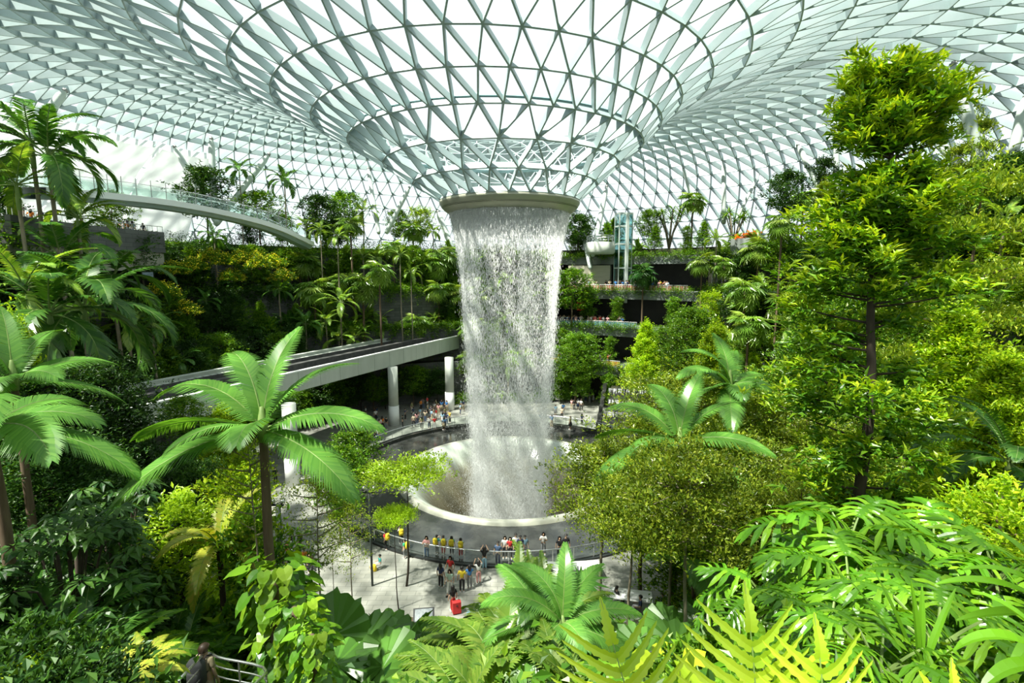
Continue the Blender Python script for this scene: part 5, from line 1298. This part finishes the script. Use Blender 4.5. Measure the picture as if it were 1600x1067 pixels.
def pose(name, la, ra, step=0.0, sit=False, skirt=False):
    """la/ra: elbow, wrist, hand positions; +Y is forward"""
    if not sit:
        legs = [[(sx*.09, 0, .90, .085), (sx*.10, step*sx*.5+.02, .50, .060), (sx*.10, step*sx-.02, .09, .040), (sx*.11, step*sx+.13, .035, .036)] for sx in (-1, 1)]; pz = .95
    else:
        legs = [[(sx*.09, .02, .42, .085), (sx*.12, .40, .46, .062), (sx*.11, .42, .09, .042), (sx*.12, .55, .035, .036)] for sx in (-1, 1)]; pz = .46
    t = pz-.95
    nodes = [(0, 0, .95+t, .125, .8), (0, 0, 1.12+t, .120, .75), (0, .01, 1.30+t, .150, .7), (0, 0, 1.41+t, .075), (0, .01, 1.47+t, .052), (0, .025, 1.555+t, .085, 1.1), (0, .02, 1.635+t, .072, 1.1), (0, .11, 1.565+t, .016)]
    edges = [(0,1),(1,2),(2,3),(3,4),(4,5),(5,6),(5,7)]
    arms = []
    for sx, a in ((-1, la), (1, ra)):
        k = len(nodes); pts = [(sx*.175, 0, 1.37+t, .058)]+[(sx*q[0], q[1], q[2]+t, r) for q, r in zip(a, (.044, .032, .030))]
        d = np.array(pts[3][:3])-np.array(pts[2][:3]); d /= np.linalg.norm(d); tip = np.array(pts[3][:3])+d*.07; pts.append((*tip, .018)); th = np.array(pts[3][:3])+d*.02+np.array([-sx*.045, .01, 0])
        nodes += pts; edges += [(2, k), (k, k+1), (k+1, k+2), (k+2, k+3), (k+3, k+4)]; nodes.append((*th, .012)); edges.append((k+3, k+5)); arms.append(pts)
    for l in legs:
        k = len(nodes); nodes += l; edges += [(0, k), (k, k+1), (k+1, k+2), (k+2, k+3)]
    body = skin('body', nodes, edges, 0)
    g = 1.22
    sn = [(0, 0, .90+t, .145, .82), (0, 0, 1.12+t, .140, .8), (0, .01, 1.30+t, .168, .74), (0, 0, 1.405+t, .085)]; se = [(0,1),(1,2),(2,3)]
    for pts in arms:
        k = len(sn); p0, p1 = np.array(pts[0][:3]), np.array(pts[1][:3]); sn += [(*p0, .072), (*(p0+(p1-p0)*.75), .060)]; se += [(2, k), (k, k+1)]
    shirt = skin('shirt', sn, se, 0)
    if skirt:
        m = MB(); m.lathe([(.15, 1.02+t), (.19, .85+t), (.27, .52+t), (.25, .52+t)], seg=18, c=(0, 0)); low = m.mesh('skirt', True)
    else:
        tn = [(0, 0, .99+t, .135, .85), (0, 0, .90+t, .14, .9)]; te = [(0, 1)]
        for l in legs:
            k = len(tn); tn += [(l[0][0], l[0][1], l[0][2], .100), (l[1][0], l[1][1], l[1][2], .078), (l[2][0], l[2][1], l[2][2]+.04, .062)]; te += [(1, k), (k, k+1), (k+1, k+2)]
        low = skin('trousers', tn, te, 0)
    m = MB(); a = np.linspace(0, PI*.62, 8); prof = [(.112*math.sin(x)*1.0+.001, .125*math.cos(x)) for x in a]
    m.lathe(prof, seg=16, c=(0, 0)); V = m.V[0]; k = V[:, 1] > .03; V[:, 2] = np.where(k & (V[:, 2] < .055), .055+V[:, 2]*.15, V[:, 2]); V[:, 1] = V[:, 1]*1.12-.012; V += np.array([0, .01, 1.60+t]); hair = m.mesh('hair', True)
    m = MB(); m.lathe([(.01, 1.73+t), (.10, 1.68+t), (.128, 1.58+t), (.135, 1.42+t), (.11, 1.30+t)], 175, 365, 12, c=(0, 0)); hl = m.mesh('hair', True)
    m = MB()
    for l in legs: m.box((l[3][0], l[3][1]-.06, .035), (.10, .27, .07))
    shoes = m.mesh('shoes')
    for me in (body, shirt, low, hair, hl, shoes): me.materials.append(SK[0])
    POSES[name] = dict(body=body, shirt=shirt, low=low, hair=hair, long=hl, shoes=shoes, lown='skirt' if skirt else 'trousers')
DOWN = [(.25, -.03, 1.10), (.27, .04, .86), (.27, .06, .79)]
PHONE = [(.27, .12, 1.15), (.12, .33, 1.33), (.08, .37, 1.38)]
UP = [(.30, .16, 1.32), (.15, .34, 1.52), (.12, .37, 1.58)]
HIP = [(.36, -.06, 1.14), (.22, .10, 1.02), (.18, .13, 1.0)]
BENT = [(.26, .05, 1.10), (.22, .28, 1.08), (.20, .35, 1.08)]
pose('stand', DOWN, DOWN); pose('phone', PHONE, PHONE); pose('photo', UP, UP); pose('walk', [(.25,-.12,1.12),(.25,-.08,.90),(.25,-.05,.83)], [(.25,.08,1.12),(.25,.22,.93),(.25,.27,.87)], .20)
pose('hip', HIP, DOWN, .04); pose('dress', DOWN, BENT, 0, False, True); pose('skirtphone', PHONE, BENT, 0, False, True); pose('sit', BENT, BENT, 0, True)
def person(loc, rz, label, ps, shirt, low, skin_=0, hair=0, long=False, h=1.66, group=None, extra=None):
    p = POSES[ps]; t = thing('person', label, 'person', loc, rz, group, h/1.72)
    child('body', p['body'], t, [SK[skin_]]); child('shirt', p['shirt'], t, [CLOTH[shirt]]); child(p['lown'], p['low'], t, [CLOTH[low]])
    child('hair', p['long'] if long else p['hair'], t, [HAIR[hair]]); child('shoes', p['shoes'], t, [SHOE if low != 'white' else CLOTH['black']])
    return t
# backpack: body, pocket, two straps
def mkpack():
    def blob(c, s):
        m = MB(); m.lathe([(.001, -.5), (.36, -.48), (.48, -.38), (.5, 0), (.47, .32), (.33, .47), (.001, .5)], seg=14, c=(0, 0)); m.V[0] = np.sign(m.V[0])*np.abs(m.V[0])**.8*np.array(s)*1.1+np.array(c); return m
    return [('body', blob((0, 0, 0), (.34, .22, .46)).mesh('body', True)), ('pocket', blob((0, -.11, -.08), (.24, .10, .22)).mesh('pocket', True)), ('strap', None)]
PACK = mkpack()
m = MB()
for s in (-1, 1): m.tube([(s*.09, .08, .18), (s*.11, .20, .26), (s*.12, .36, .16), (s*.12, .34, -.02), (s*.10, .10, -.16)], .018, 5)
PACK[2] = ('strap', m.mesh('strap', True))
for _, me in PACK: me.materials.append(SK[0])
def backpack(t, label, col, col2='black', s=1.0):
    k = t.scale[0]; rz = t.rotation_euler[2]; off = Vector((0, -.24, 1.22))*k; off.rotate(Matrix.Rotation(rz, 3, 'Z'))
    b = thing('backpack', label, 'backpack', tuple(Vector(t.location)+off), rz, None, k*s)
    for nm, me in PACK: child(nm, me, b, [CLOTH[col if nm != 'strap' else col2]])
def on(px, py, z=0.0): q = PZ(px, py, z); return (q[0], q[1], z)
# --- people in front of the basin (feet pixel, facing in degrees from straight ahead)
R_d = math.radians
for (px, py, ps, sh, lo, lg, h, rz, lab) in [
 (667, 873, 'phone', 'pink', 'denim', True, 1.66, 170, 'person in a pale pink top and wide jeans with back to the railing'),
 (757, 890, 'photo', 'black', 'lightblue', True, 1.62, 0, 'person in black top and pale shorts holding a tablet up towards the bowl'),
 (778, 884, 'stand', 'denim', 'navy', False, 1.74, 160, 'person in a denim jacket and jeans at the end of the group by the railing'),
 (789, 872, 'hip', 'white', 'black', True, 1.60, 175, 'person in a white top next to the denim jacket by the railing'),
 (797, 873, 'stand', 'red', 'black', True, 1.58, 180, 'person in a bright red shirt posing in the group at the railing'),
 (806, 870, 'hip', 'white', 'denim', False, 1.72, 185, 'person in a white shirt behind the red shirt at the railing'),
 (813, 872, 'stand', 'navy', 'denim', False, 1.66, 180, 'person in dark blue at the railing beside the white shirts'),
 (820, 871, 'stand', 'lightblue', 'grey', False, 1.62, 190, 'person in a pale blue shirt at the end of the posing group'),
 (849, 866, 'phone', 'white', 'grey', True, 1.62, 170, 'person in a white patterned top alone at the railing'),
 (874, 873, 'hip', 'black', 'black', True, 1.62, 175, 'person dressed in black with a pink print standing beside a companion'),
 (884, 871, 'stand', 'black', 'khaki', False, 1.72, 185, 'person in a black top and khaki trousers at the railing'),
 (689, 918, 'stand', 'navy', 'black', True, 1.62, -20, 'person in a dark blue top and black leggings standing on the plaza'),
 (704, 906, 'walk', 'red', 'beige', True, 1.62, 150, 'person in red carrying a bag on the plaza near the yellow shirt'),
 (703, 928, 'walk', 'mint', 'white', True, 1.60, 170, 'person in a mint green top and white trousers walking to the viewer'),
 (722, 925, 'stand', 'yellow', 'black', False, 1.70, 5, 'person in a yellow shirt seen from behind on the plaza'),
 (734, 920, 'phone', 'blue', 'grey', True, 1.60, 10, 'person in a blue shirt and grey skirt beside the yellow shirt'),
 (748, 912, 'photo', 'white', 'pink', True, 1.60, 20, 'person in a white top and pink trousers raising a phone'),
 (708, 955, 'stand', 'black', 'red', True, 1.62, 30, 'person in black bending over a red suitcase on the plaza'),
 (712, 1012, 'walk', 'grey', 'black', True, 1.64, 60, 'person in a grey top and black trousers walking past the feathery palms'),
 (736, 990, 'phone', 'lightblue', 'denim', False, 1.64, 200, 'person half hidden behind the feathery palms at the bottom of the plaza'),
 (463, 905, 'stand', 'green', 'black', False, 1.72, 190, 'person in a loose bright green shirt near the round-leaf palms'),
 (470, 868, 'walk', 'black', 'grey', True, 1.64, 60, 'person in black beside the dark green lamp post'),
 (456, 872, 'stand', 'white', 'black', True, 1.62, 100, 'person in a white top beside the dark green lamp post'),
 (450, 880, 'stand', 'red', 'navy', False, 1.60, 120, 'person in a red top waiting by the dark green lamp post'),
 (476, 882, 'sit', 'orange', 'grey', False, 1.66, 200, 'person in an orange top sitting behind the green shirt'),
 (484, 890, 'sit', 'brown', 'black', True, 1.62, 210, 'person in a brown top sitting beside the slender tree'),
 (431, 757, 'stand', 'black', 'black', False, 1.72, 10, 'person all in black standing by the column behind the big palm'),
 (407, 772, 'walk', 'navy', 'denim', True, 1.62, 20, 'person in dark blue walking beside the big palm trunk'),
 (376, 727, 'stand', 'red', 'red', True, 1.62, 30, 'person in a long red outfit behind the two thin trunks'),
 (389, 726, 'dress', 'lightblue', 'lightblue', True, 1.62, 30, 'person in a long pale blue dress behind the two thin trunks'),
 (362, 730, 'walk', 'beige', 'khaki', False, 1.70, 200, 'person in a beige shirt between the red outfit and the dark slope'),
 (350, 722, 'stand', 'grey', 'black', True, 1.60, 160, 'person in grey at the plaza edge under the palm fronds'),
 (399, 722, 'stand', 'navy', 'grey', False, 1.70, 150, 'person in navy standing past the pale blue dress'),
 (420, 790, 'stand', 'blue', 'grey', True, 1.60, 45, 'person in blue beside the trunk of the big palm')]:
    person(on(px, py), R_d(rz), lab, ps, sh, lo, rnd.randrange(2), 0, lg, h)
# six school children with yellow backpacks
for i, (px, py, sh, lo, ps, rz, lab) in enumerate([
 (711-28, 865, 'teal', 'grey', 'phone', -30, 'child in a teal top leaning on the railing, first beside the pale pink top'),
 (693, 866, 'teal', 'red', 'stand', 10, 'child in teal at the railing, second beside the pale pink top'),
 (706, 867, 'green', 'black', 'stand', 0, 'child in green and black at the railing, third beside the pale pink top'),
 (720, 870, 'mint', 'red', 'phone', 5, 'child in a mint top and red skirt, last of the children at the railing'),
 (603, 858, 'red', 'black', 'walk', 60, 'child in red walking behind the lamp post'),
 (627, 850, 'white', 'black', 'phone', 20, 'child in white leaning on the basin wall behind the bright small tree'),
 (633, 872, 'green', 'grey', 'stand', 70, 'child in green beside the trunk of the bright small tree'),
 (594, 888, 'teal', 'white', 'sit', 120, 'child sitting on the plaza floor beside the lamp post')]):
    t = person(on(px, py), R_d(rz), lab, ps, sh, lo, 0, 0, i in (2, 3), 1.40)
    if ps != 'sit': backpack(t, 'yellow backpack of the '+lab.replace(' leaning on the basin wall', '').replace(' beside the trunk of', ' by').replace(' leaning on the railing', '').replace(' at the railing', '').replace(', last of the children', ''), 'yellow')
    else:
        q = Vector(t.location)+Vector((-.3, -.25, .20)); b = thing('backpack', 'yellow school backpack on the back of the child sitting on the floor', 'backpack', q, R_d(120), None, .8)
        for nm, me in PACK: child(nm, me, b, [CLOTH['yellow']])
# crowds, one by one: (px range, feet z, count) along curves
SHC = ['white','white','black','navy','grey','beige','pink','lightblue','red','blue','yellow','white','black','olive','orange']; LOC = ['black','denim','navy','grey','khaki','white','black','denim']
def crowd(spots, where, seed, z=0.0, face=None):
    r_ = random.Random(seed); L_ = []
    for px, py in spots:
        sh, lo = r_.choice(SHC), r_.choice(LOC); L_.append((px, py, sh, lo, r_.choice(['stand','stand','phone','walk','hip','photo','skirtphone','dress']), r_.random() < .5))
    L_.sort(); cnt = {}; tot = {}
    for q in L_: tot[(q[2], q[3])] = tot.get((q[2], q[3]), 0)+1
    for px, py, sh, lo, ps, lg in L_:
        k = (sh, lo); cnt[k] = cnt.get(k, 0)+1
        low = '%s skirt' % lo if 'dress' in ps or 'skirt' in ps else '%s trousers' % lo
        lab = 'person in %s top, %s, %s' % (sh.replace('lightblue', 'light blue'), low.replace('lightblue', 'light blue'), where)
        if tot[k] > 1: lab += ', %s from left' % ordn(cnt[k]-1)
        loc = on(px, py, z) if not callable(z) else z(px, py)
        person(loc, r_.random()*6.28 if face is None else R_d(face+r_.gauss(0, 30)), lab, ps, sh, lo, r_.randrange(3), r_.randrange(2), lg, 1.55+.2*r_.random(), 'people '+where)
r_ = random.Random(3)
crowd([(558+r_.random()*46, 652+r_.random()*40) for _ in range(17)], 'under the guideway', 1)
crowd([(622+r_.random()*84, 652+r_.random()*20 - max(0, (x-622)*.0)) for x in range(22)], 'on the far basin rim', 2)
crowd([(640+r_.random()*90, 636+r_.random()*12) for _ in range(16)], 'behind the far basin rim', 4)
crowd([(862, 668), (891, 671), (909, 665), (868, 650), (880, 648), (893, 640), (897, 641), (903, 640), (908, 642), (915, 628), (921, 630), (927, 629), (878, 655), (852, 655), (845, 664)], 'between waterfall and cascade', 5, face=0)
def bal(k, a0, a1):
    def f(px, py):
        a = a0+(a1-a0)*px; q = ax(Rk(k, a)+.75+py, a, ZL[k]+.15); return tuple(q)
    return f
crowd([(r_.random()**.7, r_.random()*.7) for _ in range(38)], 'on the teal-railed balcony', 6, bal(1, 60, 77), 180)
crowd([(r_.random(), r_.random()*.9) for _ in range(22)], 'on the yellow-railed balcony', 7, bal(0, 62, 77), 180)
crowd([(r_.random(), r_.random()*.9) for _ in range(26)], 'on the red-railed balcony', 8, bal(2, 50, 76), 180)

def cafe(px, py):
    a = 168+21*px; q = ax(Rk(3, a)-3.2+py, a, 23.2); return tuple(q)
crowd([(r_.random(), r_.random()*.8) for _ in range(14)], 'behind the stone parapet under the footbridge', 9, cafe, 90)
t = thing('parapet_railing', 'thin steel railing on the stone parapet under the footbridge', 'railing', (AX, AY, 23.85)); o3 = np.array([AX, AY, 23.85])
aa = np.linspace(A0, A1, 30); b = MB(); b.tube(np.array([ax(Rk(3, a)-4.0, a, 24.45) for a in aa])-o3, .035, 6); b.build('handrail', M['chrome'], t)
b = MB(); b.tube([(0, 0, 0), (0, 0, .6)], .025, 5); pm = b.mesh('post'); pm.materials.append(M['chrome'])
for a in aa[::1]: o = child('post', pm, t); o.location = ax(Rk(3, a)-4.0, a, 23.85)-o3

# hiker with a backpack on the stair at the bottom edge
c = P(318, 1008, 12.0); zf = c[2]-1.74
t = person((c[0], c[1], zf), R_d(-12), 'person in a khaki shirt with a dark backpack on the stair at the bottom edge', 'stand', 'khaki', 'beige', 0, 1, False, 1.78)
backpack(t, 'dark grey hiking backpack on the person at the stair railing', 'charcoal', 'black', 1.0)

# ------------------------------------------------------------------ things on the plaza
q = on(663, 1000); k_ = thing('information_kiosk', 'black information kiosk with a slanted grey top panel on the plaza', 'kiosk', q, R_d(8))
b = MB(); b.add([[-.55,-.35,0],[.55,-.35,0],[.55,.35,0],[-.55,.35,0],[-.55,-.35,1.25],[.55,-.35,1.25],[.55,.35,1.62],[-.55,.35,1.62]], [[0,1,5,4],[1,2,6,5],[2,3,7,6],[3,0,4,7],[3,2,1,0],[4,5,6,7]]); b.build('body', M['black'], k_)
b = MB(); b.add([[-.46,-.28,1.305],[.46,-.28,1.305],[.46,.28,1.60],[-.46,.28,1.60]], [[0,1,2,3]]); b.build('top_panel', mat('kiosk_panel', (.20,.23,.24), (.30,.33,.34), rough=.3, scale=9), k_)
q = on(704, 958); s_ = thing('suitcase', 'red suitcase standing on the plaza beside the person in black', 'suitcase', (q[0]+.35, q[1], 0), .3)
b = MB(); b.box((0, 0, .40), (.48, .30, .66)); sh_ = b.build('shell', CLOTH['red'], s_)
b = MB(); b.box((0, -.16, .55), (.10, .02, .06)); b.build('latch', M['black'], sh_)
b = MB(); b.tube([(-.15, .1, .7), (-.15, .1, 1.0), (.15, .1, 1.0), (.15, .1, .7)], .015, 5); b.build('handle', M['black'], s_)
for x in (-.17, .17):
    b = MB(); b.tube([(x, -.03, .035), (x, .03, .035)], .035, 8); b.build('wheel', M['black'], s_)
# planter wall
pw = thing('planter_wall', 'dark stepped planter wall and bench running along the plaza path', 'planter')
for (x0, y0), (x1, y1), hh, m in (((672, 972), (590, 1075), .45, M['granite']), ((648, 965), (560, 1068), .8, mat('planter_brown', (.16,.11,.06), (.10,.075,.045), rough=.8))):
    a, c = PZ(x0, y0, hh), PZ(x1, y1, hh); b = MB(); b.beams([[a[0], a[1], 0]], [[c[0], c[1], 0]], (0, 0, 1), .55, hh); b.build('wall', m, pw)
# lamp posts
def lamp(px, py, top, lab, rad):
    q = on(px, py); d = PIX((q[0], q[1], 4))[2]; z = 3.0
    while PIX((q[0], q[1], z))[1] > top: z += .05
    t = thing('lamp_post', lab, 'lamp post', q); b = MB(); b.tube([(0, 0, 0), (0, 0, z-.4)], rad, 10); b.build('pole', M['polegreen'], t, True)
    b = MB(); b.box((0, 0, z-.30), (.75, .12, .10)); b.build('crossbar', M['polegreen'], t)
    for x in (-.3, .3):
        b = MB(); b.lathe([(.02, .16), (.13, .12), (.15, -.10), (.11, -.14)], seg=14, c=(0, 0)); b.V[0] += np.array([x, 0, z-.08]); hd = b.build('lamp_head', M['chrome'], t, True)
        b = MB(); b.lathe([(.001, -.145), (.10, -.145)], seg=14, c=(0, 0)); b.V[0] += np.array([x, 0, z-.08]); b.build('lens', M['white'], hd)
lamp(582, 915, 762, 'slim dark lamp post on the plaza beside the small bright tree', .07)
lamp(441, 900, 782, 'thick dark green lamp post among people near the big palm', .16)
lamp(1118, 905, 800, 'slim dark lamp post between the tree trunks beyond the tables', .07)
# counter, tables, barrier by the trees
q = on(872, 908); t = thing('event_counter', 'black counter with a light top between the palms and the basin', 'counter', q, R_d(-4))
b = MB(); b.box((0, 0, .5), (2.3, .8, 1.0)); b.build('body', M['black'], t); b = MB(); b.box((0, 0, 1.03), (2.36, .86, .06)); b.build('top', M['slab'], t)
def table(px, py, w_, d_, lab, rz):
    q = on(px, py); t = thing('folding_table', lab, 'table', q, rz); b = MB(); b.box((0, 0, .74), (w_, d_, .04)); b.build('table_top', M['white'], t)
    for x in (-1, 1):
        for y in (-1, 1):
            b = MB(); b.tube([(x*w_*.44, y*d_*.42, 0), (x*w_*.44, y*d_*.42, .72)], .02, 5); b.build('leg', M['black'], t)
table(912, 900, 2.2, 1.0, 'white folding table next to the black counter', R_d(8))
table(985, 948, 2.4, 1.1, 'white folding table among the tree trunks', R_d(-12))
table(1020, 1002, 1.6, .8, 'white folding table under the round-leaf palms', R_d(15))
for px, py, sh, lo, rz, lab in ((963, 945, 'black', 'black', -70, 'person in black sitting at the table among the trunks'), (1000, 960, 'navy', 'grey', 80, 'person in navy sitting across the table among the trunks'), (1035, 955, 'navy', 'black', 60, 'person in dark blue sitting beside the leaning pale trunk')):
    person(on(px, py), R_d(rz), lab, 'sit', sh, lo, 1, 0, False, 1.68)
# stair railings of stainless tube
def tuberail(name, lab, pts, hgts=(1.0, .75, .5), post=3):
    t = thing('stair_railing', lab, 'railing', pts[0]); o3 = np.array(pts[0]); pp = spline(pts, 16)-o3
    for h in hgts:
        b = MB(); b.tube(pp+np.array([0, 0, h-1.0]), .03 if h > .9 else .018, 6); b.build('rail', M['chrome'], t, True)
    for i in range(0, 16, post):
        b = MB(); b.tube([pp[i]+np.array([0, 0, -1.9]), pp[i]], .025, 6); b.build('post', M['chrome'], t)
tuberail('stair_railing', 'stainless stair railing around the person with the dark backpack', [P(280,1062,10.2), P(322,1021,12.2), P(345,1028,11.8), P(414,1044,11.3), P(392,1075,9.6)])
tuberail('stair_railing', 'stainless handrail behind the fern fronds beside the straight trunk', [P(1005,1025,15.5), P(1018,1018,15.8), P(1070,1000,17), P(1135,985,18.5), P(1200,970,20)], (1.0, .8, .6))
# red lanterns hanging in the second open storey
lt = thing('lantern_string', 'bunch of red hanging lanterns in the second open storey behind the crowd', 'lantern', ax(Rk(1, 71.5)+1.6, 71.5, ZL[2]-1.2))
for i in range(9):
    b = MB(); b.lathe([(.02, .22), (.2, .14), (.24, 0), (.2, -.14), (.02, -.22)], seg=12, c=(0, 0)); b.V[0] += np.array([(i % 3-1)*.4, (i*.37 % 1)*.5, -.5-.55*(i//3)-.1*(i % 2)]); b.build('lantern', CLOTH['red'], lt, True)
b = MB()
for i in range(3): b.tube([((i-1)*.4, .2, .2), ((i-1)*.4, .2, -1.8)], .012, 4)
b.build('cord', M['black'], lt)
# orange flowers on the far skyline
for px, py, lab in ((1163, 372, 'cluster of orange flowers on the skyline planter beside the strut'), (1176, 374, 'smaller cluster of orange flowers next to the first on the skyline planter')):
    g = np.random.default_rng(px); p = P(px, py, 72); t = thing('orange_flower', lab, 'flower', p, 0, 'orange flowers on the skyline planter'); c = g.normal(size=(60, 3))*np.array([.55, .4, .4])
    m = MB(); rosettes(m, c, g, 5, .3, .2, None, .5, .05); m.build('blossom', LM['orange'], t)
    m = MB(); m.tube([(0, 0, -2.2), (0, 0, .1)], .05, 5); m.build('stem', M['stem'], t)
# shop sign and screen in the dark front on the shaded side
q = P(231, 429, 50.5); t = thing('shop_screen', 'small bluish lit screen in the dark shop front under the beige soffit', 'screen', q, R_d(38))
b = MB(); b.box((0, 0, 0), (.95, .06, .55)); b.build('frame', M['black'], t); b = MB(); b.box((0, -.035, 0), (.85, .02, .46)); b.build('panel', mat('screen_panel', (.25, .34, .42), (.12, .16, .2), rough=.3, scale=5), t)
